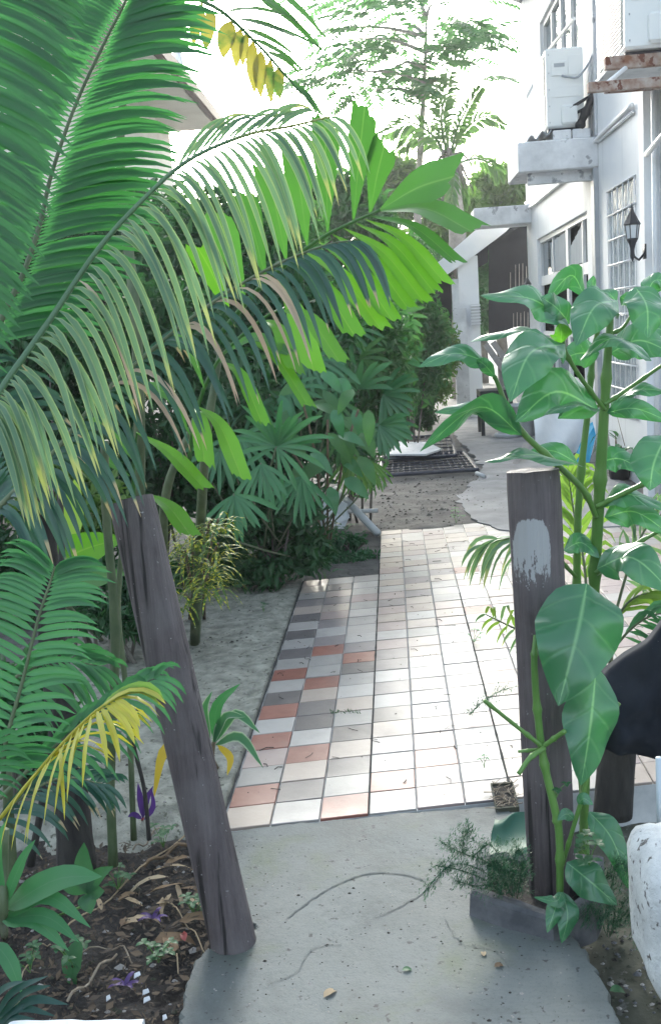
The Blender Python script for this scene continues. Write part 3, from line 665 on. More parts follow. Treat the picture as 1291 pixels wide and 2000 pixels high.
ac1 = ac_unit('white air conditioner standing on two pale blocks on the concrete ledge', xa0, xa1, ya, ya+.85, za0, za1, [(xa0+.22, ya-.05, za0+.50), (xa1-.05, ya-.06, za0+.50), (xa1+.1, ya-.02, za0+.72), (xa1+.14, ya+.1, za1+.3)])
for lab, a, b in (('pale concrete block under the air conditioner, away from the wall', 1078, 1113), ('pale concrete block under the air conditioner, next to the wall', 1116, 1150)):
    mb = MB(); zt = za0-.004; mb.box(at(a, 262, ya).x, at(b, 262, ya).x, ya-.05, ya+.75, z1+.301, zt, 0, .008); o = obj('support_block', mb, M['slab_white']); tag(o, lab, 'concrete block', 'blocks under the air conditioner')
mb = MB(); fx0, fx1 = at(1030, 270, ya).x, at(1075, 262, ya).x; n = 10; vs = []
for i in range(n+1):
    x = fx0+(fx1-fx0)*i/n; z = z1+.315+.07*(i/n)+.03*math.sin(i*1.3)
    vs += [(x, ya-.06, z), (x, ya+.7, z+.02), (x, ya-.06, z+.012), (x, ya+.7, z+.032)]
fs = []
for i in range(n): a = 4*i; fs += [(a, a+4, a+5, a+1), (a+2, a+3, a+7, a+6), (a, a+2, a+6, a+4), (a+1, a+5, a+7, a+3)]
fs += [(0, 1, 3, 2), (4*n, 4*n+2, 4*n+3, 4*n+1)]
mb.add(vs, fs); o = obj('metal_flashing', mb, M['grey_plastic'], None, True); tag(o, 'curled grey metal sheet lying at the end of the concrete ledge', 'metal sheet')
# dark pipe bundle between AC and wall
pb = thing('pipe_bundle', 'black wrapped pipe bundle between air conditioner and house wall', 'pipes', (xa1+.1, ya, za0))
mb = MB(); a = at(1130, 250, ya-.03); b = at(1145, 215, ya-.02); c = at(1162, 180, ya+.0); mb.tube(cat_rom([a, b, c], 10), [.045+.012*math.sin(i*2) for i in range(10)], 8); obj('wrap', mb, M['black_tarp'], pb, True)
mb = MB(); mb.tube([at(1112, 212, ya-.03), at(1148, 190, ya-.03)], .016, 6); mb.tube([at(1112, 228, ya-.03), at(1140, 212, ya-.03)], .014, 6); obj('pipe', mb, M['black_tarp'], pb, True)
# near AC on rusty bracket
yb = 7.75; xb0, xb1 = at(1219, 60, yb).x, WX-.07; zb0 = at(1250, 103, yb).z
ac2 = ac_unit('large white air conditioner on a rusty steel bracket, cut off by the top corner', xb0, xb1, yb, yb+.95, zb0, zb0+.85, [(xb0+.3, yb-.06, zb0+.6), (xb1, yb-.05, zb0+.75), (xb1+.1, yb+.1, zb0+.9)])
br = thing('steel_bracket', 'rusty steel angle bracket carrying the nearer air conditioner', 'bracket', ((xb0+xb1)/2, yb, zb0-.1))
mb = MB(); z = zb0-.002; mb.box(at(1180, 130, yb+.05).x, WX-.004, yb+.02, yb+.07, z-.085, z, 0, .004); obj('cross_arm', mb, M['rust'], br); mb = MB(); mb.box(at(1176, 120, yb+.9).x, WX-.004, yb+.82, yb+.87, z-.085, z, 0, .004); obj('cross_arm', mb, M['rust'], br)
mb = MB(); x = at(1145, 168, yb-.3).x; mb.box(x, WX-.004, yb-.36, yb-.31, z-.30, z-.235, 0, .004); obj('lower_arm', mb, M['rust'], br)
mb = MB(); a0 = at(1178, 152, yb+.1).x; mb.box(xb0-.1, WX-.01, yb+.08, yb+.81, z-.075, z-.045); obj('shelf', mb, M['slab_white'], br)
mb = MB(); mb.tube([(xb0+.05, yb+.1, z-.05), (xb0-.2, yb-.32, z-.25)], .016, 6); obj('strut', mb, M['white_paint'], br); mb = MB(); mb.tube([(WX-.1, yb+.1, z-.05), (WX-.1, yb-.32, z-.25)], .016, 6); obj('strut', mb, M['white_paint'], br)
# coil mesh cage standing beside the nearer unit
cg = thing('wire_guard', 'galvanised wire guard between the nearer air conditioner and the wall', 'guard', (WX-.1, yb+1.15, zb0))
mb = MB(); mb.box(WX-.30, WX-.003, yb+1.12, yb+1.16, zb0, zb0+1.2); obj('backing_sheet', mb, M['grey_plastic'], cg)
mb = MB()
for i in range(5): mb.tube([(WX-.29+.05*i, yb+1.10, zb0+.01+.03*k) if k % 2 else (WX-.275+.05*i, yb+1.10, zb0+.01+.03*k) for k in range(38)], .006, 4)
obj('wire_mesh', mb, M['ac_white'], cg)

# ---- wall lanterns
def lantern(label, top, h, wall_dx):
    t = thing('wall_lantern', label, 'wall lamp', top-V((0, 0, h)), 'black wall lanterns'); r = h*.14
    mb = MB(); n = 6
    def ring(z, rr): return [(top.x+rr*math.cos(2*math.pi*k/n), top.y+rr*math.sin(2*math.pi*k/n), top.z-z*h) for k in range(n)]
    prof = [(0, .02), (.1, .12), (.17, .3), (.30, .75), (.37, 1.05), (.385, 1.05), (.385, .5)]
    vs = [p for z, q in prof for p in ring(z, q*r)]; mb.add(vs, [(n*i+k, n*i+(k+1) % n, n*(i+1)+(k+1) % n, n*(i+1)+k) for i in range(len(prof)-1) for k in range(n)]+[tuple(range(n))]); obj('cap', mb, M['black'], t)
    mb = MB(); vs = ring(.39, r*.84)+ring(.61, r*.62); mb.add(vs, [(k, (k+1) % n, n+(k+1) % n, n+k) for k in range(n)]+[tuple(range(n)), tuple(range(2*n-1, n-1, -1))]); obj('lamp_glass', mb, M['lamp_glass'], t)
    mb = MB(); A = ring(.385, r*.88); Bq = ring(.62, r*.66)
    for k in range(n): mb.tube([A[k], Bq[k]], r*.07, 4)
    obj('frame_bar', mb, M['black'], t)
    mb = MB(); mb.tube([(top.x, top.y, top.z-h*q) for q in (.61, .64, .70, .82, .9, .94, 1.0)], [r*.72, r*.66, r*.42, r*.22, r*.30, r*.2, r*.05], 8); 
    mb.tube([(top.x, top.y, top.z-h*.9), (top.x+wall_dx*.5, top.y, top.z-h*.98), (top.x+wall_dx, top.y, top.z-h*.86)], r*.16, 6); mb.box(min(top.x+wall_dx-.012, top.x+wall_dx), max(top.x+wall_dx-.012, top.x+wall_dx), top.y-.04, top.y+.04, top.z-h*.97, top.z-h*.72); obj('bracket', mb, M['black'], t, True)
tp = at(1233, 394, 8.62); lantern('black coach lantern fixed beside the glass block window', tp, 1.6*0+(at(1233, 394, 8.62).z-at(1233, 511, 8.62).z), .10)
tp = at(1029, 535, 15.6); lantern('small black coach lantern far down the white wall by the dark canopy', tp, .38, WX-tp.x-.003)
# ================================================================== CANOPY, FAR HOUSE, TREES
YC = 17.3
can = thing('canopy', 'lean-to canopy with white sloping fascia and black sheeting beside the house', 'canopy', (1.4, YC, 0))
def P_(x, y, Y): return at(x, y, Y)
mb = MB(); q = [P_(1002, 437, YC), P_(988, 452, YC), P_(925, 500, YC), P_(868, 540, YC), P_(826, 560, YC), P_(800, 556, YC), P_(870, 500, YC), P_(925, 452, YC), P_(945, 437, YC)]
mb.prism(q, (0, .08, 0)); obj('fascia', mb, M['white_paint'], can)
mb = MB(); a, b = P_(1040, 425, YC+.1), P_(800, 556, YC+.1); h = V((0, 5.5, .0))
mb.prism([a, a+V((0, 0, .05)), b+V((0, 0, .05)), b], h); obj('roof_sheet', mb, M['black_tarp'], can)
YB = YC+1.6
mb = MB()                                               # hanging black sheets, leaving a gap to the garden
def sheet(pts, Y, m=mb): m.prism([P_(x, y, Y) for x, y in pts], (0, .02, 0))
sheet([(954, 455), (1045, 425), (1048, 640), (954, 665)], YB); sheet([(905, 470), (953, 452), (953, 512), (913, 535), (905, 560)], YB); obj('black_sheet', mb, M['black_tarp'], can)
mb = MB()
for i, (x, y0, y1) in enumerate(((996, 532, 566), (1006, 517, 568), (1013, 515, 570), (1020, 514, 572), (1027, 520, 556), (1002, 612, 640), (1009, 610, 642), (1016, 611, 640), (1023, 608, 640), (1030, 610, 641))):
    mb.prism([P_(x, y0, YB-.03), P_(x+1.0, y0, YB-.03), P_(x+1.0, y1, YB-.03), P_(x, y1, YB-.03)], (0, .01, 0))
obj('light_slit', mb, M['card'], can)  # slits of light through the dark sheeting, put in as thin pale strips
mb = MB(); sheet([(832, 560), (882, 535), (882, 655), (832, 640)], YC+.3, mb); obj('dark_panel', mb, M['black_tarp'], can)
mb = MB(); x0, x1 = P_(897, 600, YC+.1).x, P_(936, 600, YC+.1).x; mb.box(x0, x1, YC+.1, YC+.5, -.05, P_(915, 500, YC+.1).z, 0, .01); ps = obj('post', mb, M['white_wall'], can)
mb = MB(); xm = P_(884, 600, YC+.02).x; mb.box(xm, x0-.002, YC+.02, YC+.16, -.05, P_(890, 545, YC).z); mb.box(xm+.01, x0+.1, YC-.02, YC+.018, -.05, P_(890, 603, YC).z); obj('board', mb, M['slab_white'], can)
# louvred box on the canopy post
lb = thing('louvred_box', 'small white louvred box fixed on the canopy post', 'vent box', P_(925, 640, YC))
x0b, x1b = P_(920, 620, YC).x, P_(937, 620, YC).x; zb, zt = P_(925, 636, YC).z, P_(925, 594, YC).z
mb = MB(); mb.box(x0b, x1b, YC+.0, YC+.098, zb, zt); obj('case', mb, M['slab_white'], lb)
for k in range(7):
    z = zb+(zt-zb)*(k+.3)/7; mb = MB(); mb.box(x0b-.01, x1b+.01, YC-.03, YC-.002, z, z+.025); obj('louvre', mb, M['white_wall'], lb)
# ---- house on the other side
lh = thing('cream_house', 'pale rendered house with brown gutter seen through the palm fronds', 'house', (-4, 15, 0))
gx = -2.9; ga = at(350, 88, 14.2); gb = at(474, 240, 20.6)
gz = 5.45
mb = MB(); mb.box(gx-.12, gx, 9, 20.6, gz-.02, gz+.20, 0, .02); obj('gutter', mb, M['brown_fascia'], lh)
mb = MB(); mb.box(gx-1.6, gx-.125, 9, 20.4, gz-.01, gz+.03); obj('soffit', mb, M['cream_wall'], lh)
mb = MB(); mb.box(-9, gx-1.0, 9, 20.2, -.1, gz-.012); obj('wall', mb, M['cream_wall'], lh)
mb = MB(); mb.box(-9, gx-.5, 9, 20.0, gz+.21, gz+3.2); obj('upper_wall', mb, M['white_wall'], lh)
for i, y in enumerate((13.2, 15.2, 17.4, 19.0)):
    mb = MB(); mb.box(gx-.52, gx-.45, y, y+.9, gz+.6, gz+2.0); f = obj('window', mb, M['white_paint'], lh)
    for k in (0, 1): m2 = MB(); m2.box(gx-.449, gx-.44, y+.06+.42*k, y+.42+.42*k, gz+.68, gz+1.92); obj('pane', m2, M['glass'], f)
# ---- far trees
def spray_tree(name, label, base, top, n, size, seed, mat, trunk_r, tpx, layers):
    """tall tree whose crown is flat sprays of small paired leaflets"""
    rs = np.random.default_rng(seed); rr = random.Random(seed); b = thing(name, label, 'tree', base)
    mb = MB(); tp = cat_rom(tpx, 14); mb.tube(tp, [trunk_r*(1-.06*i) for i in range(14)], 7); cm = MB(); br = MB()
    br.tube(tp, [trunk_r*(1-.06*i) for i in range(14)], 7)
    for (cx, cy, Y, rx, ry, k) in layers:
        c = at(cx, cy, Y); hub = min(tp, key=lambda p: (p-c-V((0, 0, -.25*pxm(ry, Y)))).length)
        br.tube(cat_rom([hub, hub.lerp(c, .5)+V((0, 0, .1)), c], 6), [trunk_r*.5*(1-.14*i) for i in range(6)], 5)
        for _ in range(k):
            a = rr.uniform(0, 6.283); q = rr.random()**.6; p = c+V((math.cos(a)*pxm(rx, Y)*q, math.sin(a)*pxm(rx, Y)*q, rr.gauss(0, .33)*pxm(ry, Y)))
            d = V((math.cos(a), math.sin(a), rr.uniform(-.1, .35))).normalized(); L = size*rr.uniform(.7, 1.3); path = droop_path(p, d, L, rr.uniform(.5, 1.1), 6); W_ = d.cross(V((0, 0, 1))).normalized()
            for i in range(1, 13):
                t = i/13*6; k_ = min(int(t), 5); pp = path[k_].lerp(path[k_+1], t-k_); T = (path[k_+1]-path[k_]).normalized()
                for sgn in (1, -1):
                    dl = (W_*sgn+T*.55+V((0, 0, rr.uniform(-.45, -.05)))).normalized(); l = L*.30*math.sin(math.pi*(.15+.8*i/13)); w = T*l*.17
                    e = pp+dl*l; m = pp+dl*l*.5; nn = V((0, 0, .04*l))
                    cm.add([pp, m+w+nn, e, m-w+nn], [(0, 1, 2), (0, 2, 3)])
    obj('trunk', br, M['pale_bark'], b, True); obj('crown', cm, M[mat], b)
    return b
B_ = lambda x, y, Y: at(x, y, Y)
YT = 23
bs = V((at(812, 600, YT).x, YT, 0))
spray_tree('feathery_tree', 'tall thin feathery tree with layered pale foliage against the white sky', bs, None, 0, 1.25, 5, 'tree_far', .10,
    [bs, B_(815, 430, YT), B_(820, 300, YT), B_(826, 200, YT), B_(830, 120, YT), B_(832, 40, YT)],
    [(790, 55, YT, 130, 40, 25), (845, 10, YT, 110, 35, 19), (700, 75, YT-.5, 60, 40, 11), (700, 140, YT-.4, 65, 35, 14), (830, 95, YT, 110, 26, 19), (770, 130, YT, 90, 30, 14), (895, 100, YT+.5, 50, 36, 8), (905, 165, YT+.4, 36, 30, 5), (735, 175, YT-.3, 60, 26, 10), (660, 55, YT, 30, 20, 3), (790, 195, YT, 40, 20, 4), (800, -50, YT, 160, 40, 22)])
bs = V((at(800, 600, YT+1).x, YT+1, 0))
def coconut(name, label, base, crown, fronds, trunk_pts, seed, L, n=46):
    rr = random.Random(seed); t = thing(name, label, 'palm', base)
    mb = MB(); tp = cat_rom(trunk_pts, 12); mb.tube(tp, [.20-.006*i for i in range(12)], 9); obj('trunk', mb, M['pale_bark'], t, True)
    mb = MB()
    for k in range(16): a = rr.uniform(0, 6.3); d = V((math.cos(a)*.35, math.sin(a)*.35, rr.uniform(-.9, .3))); mb.tube([crown, crown+d*.6, crown+d*1.2+V((0, 0, -.3))], [.05, .035, .008], 5)
    obj('dead_sheath', mb, M['bark'], t, True)
    for (ctrl, lp) in fronds:
        path = cat_rom([at(*c) for c in ctrl], 24); mb = MB(); mb.tube(path, [.035*(1-.036*i) for i in range(24)], 5)
        for i in range(n):
            u = .12+.88*i/n; x = u*23; k = min(int(x), 22); p = path[k].lerp(path[k+1], x-k); T = (path[k+1]-path[k]).normalized(); Wd = T.cross(V((0, 1, .3))).normalized()
            for s in (1, -1):
                d = (T*.7+Wd*s*.6+V((rr.gauss(0, .12), rr.gauss(0, .35), -.15))).normalized(); l = pxm(lp, 22)*(.5+.6*math.sin(math.pi*u))*rr.uniform(.85, 1.1)
                pts = droop_path(p, d, l, .9, 3); strip_pts(pts, .042, d.cross(T) if s > 0 else T.cross(d), prof_lance, mb, .2, 1)
        obj('frond', mb, M['coco'], t)
YP = 22
cc = at(880, 305, YP)
coconut('coconut_palm', 'coconut palm with shaggy brown crown beyond the garden', V((at(890, 600, YP).x, YP, 0)), cc,
    [([(872, 300, YP), (862, 240, YP), (868, 190, YP), (878, 140, YP)], 34), ([(876, 300, YP), (868, 230, YP+.5), (852, 170, YP+.8), (846, 150, YP+1)], 34), ([(880, 300, YP), (893, 250, YP-.3), (915, 205, YP-.6), (938, 170, YP-.8)], 24),
     ([(884, 300, YP), (905, 258, YP), (945, 228, YP), (985, 245, YP)], 26), ([(870, 305, YP), (845, 265, YP), (800, 240, YP), (745, 262, YP)], 40), ([(872, 310, YP), (850, 285, YP+1), (810, 268, YP+1), (780, 290, YP+1)], 36),
     ([(890, 320, YP), (930, 310, YP+1), (965, 325, YP+1), (975, 350, YP+1)], 30), ([(878, 320, YP), (885, 350, YP-.8), (880, 390, YP-1), (870, 420, YP-1)], 26), ([(885, 330, YP), (900, 350, YP), (905, 385, YP), (900, 410, YP)], 22)],
    [V((at(893, 600, YP).x, YP, 0)), at(893, 470, YP), at(888, 390, YP), cc], 3, 2)
def far_tree(name, label, px, py, Y, rx, ry, n, size, mat, seed, clumps=34):
    c = at(px, py, Y); bush(name, label, 'tree', (c.x, c.y, 0), tuple(c), (pxm(rx, Y), pxm(rx, Y)*.8, pxm(ry, Y)), n, size, mat, seed, clumps, .36, .42, 5, 'trees beyond the garden', trunk=.16, r=.05)
far_tree('mango_tree', 'round yellow green tree beside the canopy roof', 972, 372, 27, 62, 52, 4200, .24, 'mango', 21)
far_tree('mango_tree', 'bright leafy tree glimpsed between the upright palm leaflets', 765, 370, 26, 70, 62, 4200, .24, 'mango', 22)
far_tree('mango_tree', 'pale green tree low behind the canopy fascia', 880, 430, 26, 80, 60, 4200, .24, 'bush_yellow', 23)
far_tree('garden_tree', 'dense mid green tree at the far end of the garden', 780, 560, 20, 110, 110, 9000, .17, 'bush_mid', 24)
far_tree('garden_tree', 'dark green tree behind the fishtail palm', 640, 470, 17, 120, 130, 9000, .17, 'bush_mid', 25)
far_tree('garden_tree', 'green tree seen through the gap in the black sheeting', 935, 560, 27, 90, 90, 6000, .22, 'bush_mid', 26)
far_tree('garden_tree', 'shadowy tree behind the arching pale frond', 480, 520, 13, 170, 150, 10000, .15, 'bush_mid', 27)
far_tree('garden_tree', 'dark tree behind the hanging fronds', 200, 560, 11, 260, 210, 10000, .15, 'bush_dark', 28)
# ================================================================== LEFT: PALMS
def mid(a, b, t): return V(a).lerp(V(b), t)
def tubez(name, pts, rads, mat, parent, n=10, m=20, rough=0, seed=1):
    rr = random.Random(seed); P = cat_rom(pts, m); rd = np.interp(np.linspace(0, 1, m), np.linspace(0, 1, len(rads)), rads)
    mb = MB(); mb.tube(P, [r*(1+rr.uniform(-rough, rough)) for r in rd], n); return obj(name, mb, mat, parent, True)
g = gnd(150, 1700, -.05)
palm1 = thing('feather_palm', 'palm with pale arching frond and blue green frond, brown base behind the leaning post', 'palm', g, 'feather palms')
tubez('trunk', [g+V((0, 0, -.05)), at(140, 1560, g.y+.02), at(115, 1350, g.y+.05), at(85, 1080, g.y+.05), at(70, 960, g.y)], [.062, .055, .045, .045, .055], M['dark_trunk'], palm1, 12, 22, .05)
g2 = V((-1.35, 2.35, -.05))
palm2 = thing('feather_palm', 'palm with huge green feathery fronds filling the upper corner, stem outside the picture', 'palm', g2, 'feather palms')
tubez('trunk', [g2, g2+V((.03, 0, .7)), g2+V((.1, 0, 1.2))], [.06, .05, .05], M['dark_trunk'], palm2, 10, 12, .05)
def dead(base, p, lo=0, hi=1, m='dead', side=None):
    return lambda t, si: M[m] if (R.random() < p and lo < t < hi and (side is None or si == side)) else M[base]
# B: the tall frond
frond(palm2, [(-35, 720, 2.3), (8, 615, 2.36), (48, 530, 2.42), (80, 433, 2.48), (101, 342, 2.52), (146, 211, 2.56), (201, 91, 2.58), (243, 8, 2.58), (285, -85, 2.56)], 104, 250, 15, [((.9, -.12, .02), .42, .2, 1), ((-.85, .25, .15), .8, .3, .85)], [M['frond_green']], t0=.06, r0=6, rm=M['cane'],
      lens=lambda t: .72+.3*math.sin(math.pi*min(1, max(0, t*1.0))), jit=.03, fold=.16, lab='tall frond crossing the upper half')
# A: frond along the edge of the picture
frond(palm2, [(-260, 800, 2.1), (-190, 520, 2.15), (-125, 240, 2.2), (-55, 0, 2.25), (0, -130, 2.25)], 88, 265, 16, [((.80, -.1, -.36), .45, .05, 1), None], [M['frond_green']], t0=.05, r0=7, lens=lambda t: .74+.3*math.sin(math.pi*min(1, t+.05)), jit=.03, fold=.16)
# hidden side of the same crown, filling the lower corner
frond(palm1, [(60, 965, 2.6), (20, 900, 2.65), (-20, 800, 2.7), (-80, 700, 2.7)], 26, 200, 14, [((.6, .2, .1), 1.2, .3, 1), ((-.3, -.2, -.6), 1.2, .3, 1)], [M['frond_dark']], t0=.1, r0=6, jit=.08)
# C: pale arching frond
frond(palm1, [(-40, 845, 1.95), (0, 765, 1.98), (95, 630, 2.05), (190, 490, 2.1), (280, 390, 2.14), (370, 312, 2.18), (480, 264, 2.22), (560, 248, 2.25), (645, 228, 2.28)], 72, 300, 12.5,
      [((.16, -.40, -.35), 3.0, .38, 1), ((.02, .4, .7), .7, .85, .62, (.58, .86, .6))], [M['frond_pale']], t0=.05, r0=6.5, pw=1.5, lens=lambda t: (.60+.50*math.sin(math.pi*min(1, t*.95+.08)))*(1 if t < .8 else .9), jit=.07, matf=dead('frond_pale', .045, .12, .6), rm=M['frond_pale'], nseg=11, nh=(.25, -1, .25), lab='pale yellow edged arching frond')
# D: blue green frond with dead tips
frond(palm1, [(-40, 1030, 2.28), (40, 950, 2.3), (110, 880, 2.34), (200, 772, 2.4), (300, 682, 2.45), (390, 610, 2.48), (480, 550, 2.5), (560, 508, 2.52), (640, 478, 2.53), (690, 470, 2.53)], 60, 215, 12.5,
      [((.18, -.38, -.1), 3.0, .5, 1), ((.10, .55, .25), 1.6, .8, .6, (.1, .6, .8))], [M['frond_dark']], t0=.04, r0=6, lens=lambda t: (.7+.4*math.sin(math.pi*min(1, t*.9+.1))), jit=.08, matf=dead('frond_dark', .30, .34, .74, side=0), nseg=9, pw=1.2, nh=(.25, -1, .25), lab='dark blue green frond with dead tan leaflets')
# ---- young palm with yellow frond
g = gnd(30, 1790, -.05)
palm3 = thing('young_palm', 'young bright green palm with one yellow frond in front of the leaning post', 'palm', g)
tubez('stem', [g, at(20, 1640, g.y), at(15, 1500, g.y-.05)], [.022, .018, .014], M['cane'], palm3, 8, 10)
frond(palm3, [(8, 1510, 1.9), (12, 1450, 1.9), (45, 1330, 1.93), (75, 1210, 1.96), (98, 1140, 1.98), (108, 1108, 1.98)], 36, 150, 14, [((.97, -.1, .10), .55, .16, 1), ((-.9, .1, .30), .6, .25, 1)], [M['frond_young']], t0=.03, r0=5, lens=lambda t: .95-.25*max(0, t-.8)/.2, jit=.05, matf=dead('frond_young', .0), fold=.35)
frond(palm3, [(0, 1560, 1.95), (60, 1500, 2.0), (140, 1430, 2.05), (240, 1360, 2.08), (300, 1325, 2.1)], 15, 160, 13, [((.45, -.2, -.35), 1.6, .7, 1), ((.1, .2, .7), 1.2, .7, .8)], [M['frond_young']], t0=.2, r0=4.5, jit=.08, lab='green frond behind the yellow one')
frond(palm3, [(0, 1600, 1.78), (60, 1525, 1.76), (120, 1455, 1.74), (180, 1395, 1.72), (222, 1365, 1.72)], 15, 195, 16, [((.72, .1, .58), 1.2, .55, 1.08), ((-.22, -.2, -.30), 1.3, .30, .95)], [M['frond_yellow']], t0=.28, r0=4, jit=.05, rm=M['frond_yellow'], matf=lambda t, si: M['frond_lime'] if (si == 0 and t > .8) else M['frond_yellow'], lab='yellow drooping frond')
frond(palm3, [(-60, 1560, 1.85), (-20, 1500, 1.85), (-5, 1440, 1.85)], 9, 110, 12, [((.9, -.1, .1), 1.0, .3, 1), None], [M['frond_young']], t0=.1, r0=4, jit=.06)
frond(palm3, [(-60, 1400, 2.3), (20, 1330, 2.4), (110, 1290, 2.5), (190, 1300, 2.55)], 20, 170, 13, [((.3, -.2, -.5), 1.4, .6, 1), ((.2, .2, .6), 1.2, .6, .8)], [M['frond_young']], t0=.1, r0=4.5, jit=.1)
frond(palm3, [(-40, 1640, 2.2), (40, 1560, 2.3), (120, 1520, 2.4), (200, 1530, 2.45)], 18, 150, 12, [((.3, -.2, -.5), 1.4, .6, 1), ((.2, .2, .6), 1.2, .6, .8)], [M['frond_dark']], t0=.1, r0=4.5, jit=.1, rm=M['cane'])
# ---- fishtail palm clump
g = gnd(330, 1270, 0)
fish = thing('fishtail_palm', 'clump palm with broad ragged tipped bright green leaflets behind the feathery fronds', 'palm', g)
for sd, pts in enumerate(([g, at(320, 1000, 4.2), at(380, 820, 4.1)], [g+V((.12, .1, 0)), at(400, 900, 4.3), at(430, 690, 4.2)], [g+V((-.2, .2, 0)), at(270, 700, 4.6), at(235, 300, 4.8), at(270, -30, 4.7)])):
    tubez('cane', pts, [.028, .02, .012] if sd < 2 else [.03, .025, .02, .012], M['cane'], fish, 8, 16, .03, sd)
def rachis(ctrl, r, lab=None):
    mb = MB(); P = cat_rom([at(*c) for c in ctrl], 24); mb.tube(P, [pxm(r, ctrl[0][2])*(1-.025*i) for i in range(24)], 6); return obj('frond', mb, M['fish_mid'], fish, True, label=lab)
def fl(fr, b, t, w, mat='fish_mid', Yb=3.9, Yt=3.75, bow=.12, N=(0, -1, .35), jag=14, sag=18):
    m = ((b[0]*.5+t[0]*.5), (b[1]*.5+t[1]*.5)-sag, (Yb+Yt)/2)
    return px_leaf(fr, [(b[0], b[1], Yb), m, (t[0], t[1], Yt)], w, N, M[mat], 'leaflet', prof_fish, 10, 8, .18, .06, jag)
f1 = rachis([(430, 655, 4.1), (500, 570, 4.0), (570, 508, 3.95), (640, 458, 3.9), (742, 410, 3.9)], 6, 'upper frond with upright and drooping leaflets')
for b, t, w, mt in [((742, 410), (885, 345), 66, 'fish_mid'), ((744, 412), (920, 452), 60, 'fish_mid'), ((722, 418), (752, 280), 44, 'fish_mid'), ((690, 432), (712, 212), 42, 'fish_mid'), ((640, 455), (634, 232), 44, 'fish_mid'),
      ((600, 480), (575, 300), 44, 'fish_mid'), ((560, 512), (520, 330), 44, 'fish_mid'), ((520, 545), (470, 380), 44, 'fish_mid'), ((480, 590), (425, 420), 42, 'fish_mid'), ((450, 620), (385, 480), 42, 'fish_bright'),
      ((722, 422), (892, 512), 30, 'fish_mid'), ((712, 428), (868, 552), 30, 'fish_bright'), ((695, 436), (845, 568), 32, 'fish_bright'), ((672, 446), (826, 588), 36, 'fish_bright'), ((650, 458), (795, 600), 36, 'fish_bright'), ((622, 472), (762, 620), 38, 'fish_bright'),
      ((596, 492), (742, 640), 40, 'fish_bright'), ((570, 515), (690, 652), 42, 'fish_bright'), ((540, 545), (612, 720), 44, 'fish_bright')]:
    up = t[1] < b[1]-60; w = w*1.22 if up else w*1.1
    fl(f1, b, t, w, mt, N=(.15, -1, .3) if up else (.2, -.8, .7), jag=16, sag=10 if up else 24)
f2 = rachis([(370, 900, 4.0), (385, 800, 3.95), (430, 700, 3.9), (510, 625, 3.9), (560, 600, 3.9)], 5, 'lower frond with hanging lime green leaflets')
for b, t, w, mt in [((545, 605), (662, 705), 44, 'fish_bright'), ((510, 625), (575, 722), 40, 'fish_bright'), ((470, 660), (600, 790), 30, 'fish_bright'), ((430, 705), (512, 826), 34, 'fish_bright'), ((380, 798), (400, 905), 42, 'fish_bright'), ((388, 795), (472, 932), 42, 'fish_bright'),
      ((440, 690), (560, 690), 30, 'fish_mid'), ((372, 850), (290, 760), 34, 'fish_mid'), ((400, 760), (330, 650), 36, 'fish_mid')]:
    fl(f2, b, t, w, mt, 3.6, 3.5, N=(.5, -.8, .5), jag=14, sag=32)
f3 = rachis([(262, 1000, 3.9), (262, 900, 3.8), (268, 845, 3.7)], 5, 'low frond beside the leaning post top')
for b, t, w, mt in [((268, 845), (400, 955), 36, 'fish_bright'), ((262, 900), (180, 820), 34, 'fish_mid'), ((290, 965), (372, 1045), 42, 'fish_bright'), ((255, 930), (160, 900), 30, 'fish_mid')]:
    fl(f3, b, t, w, mt, 3.6, 3.5, N=(.5, -.8, .5), jag=10, sag=14)
f4 = rachis([(300, -60, 4.6), (370, -10, 4.5), (433, 22, 4.4), (505, 88, 4.3), (560, 150, 4.25), (590, 185, 4.25)], 4.5, 'upper drooping frond with olive yellow leaflets')
for b, t, w in [((416, 18), (402, 100), 28), ((452, 40), (436, 115), 34), ((470, 55), (462, 135), 24), ((484, 62), (474, 132), 17), ((494, 78), (498, 185), 24), ((510, 98), (510, 192), 26), ((528, 115), (531, 205), 19), ((545, 130), (548, 195), 22), ((395, 5), (378, 90), 26)]:
    px_leaf(f4, [(b[0], b[1], 4.35), ((b[0]+t[0])/2-3, (b[1]+t[1])/2, 4.3), (t[0], t[1], 4.3)], w, (.2, -1, .1), M['olive'], 'leaflet', prof_ovate, 7, 2, .15, .1)
for b, t, w in [((440, 22), (560, 30), 18), ((455, 35), (590, 80), 17), ((475, 55), (585, 115), 15), ((495, 75), (600, 145), 14), ((520, 100), (592, 150), 13), ((430, 10), (540, -10), 18), ((480, 40), (640, 100), 14), ((560, 150), (640, 240), 13), ((575, 165), (625, 230), 12), ((500, -10), (640, 110), 18), ((470, -30), (600, 60), 16), ((540, -20), (640, 80), 15)]:
    px_leaf(f4, [(b[0], b[1], 4.35), ((b[0]+t[0])/2, (b[1]+t[1])/2-8, 4.3), (t[0], t[1], 4.3)], w, (0, -.6, .8), M['fish_mid'], 'leaflet', prof_lance, 6, 2, .2)
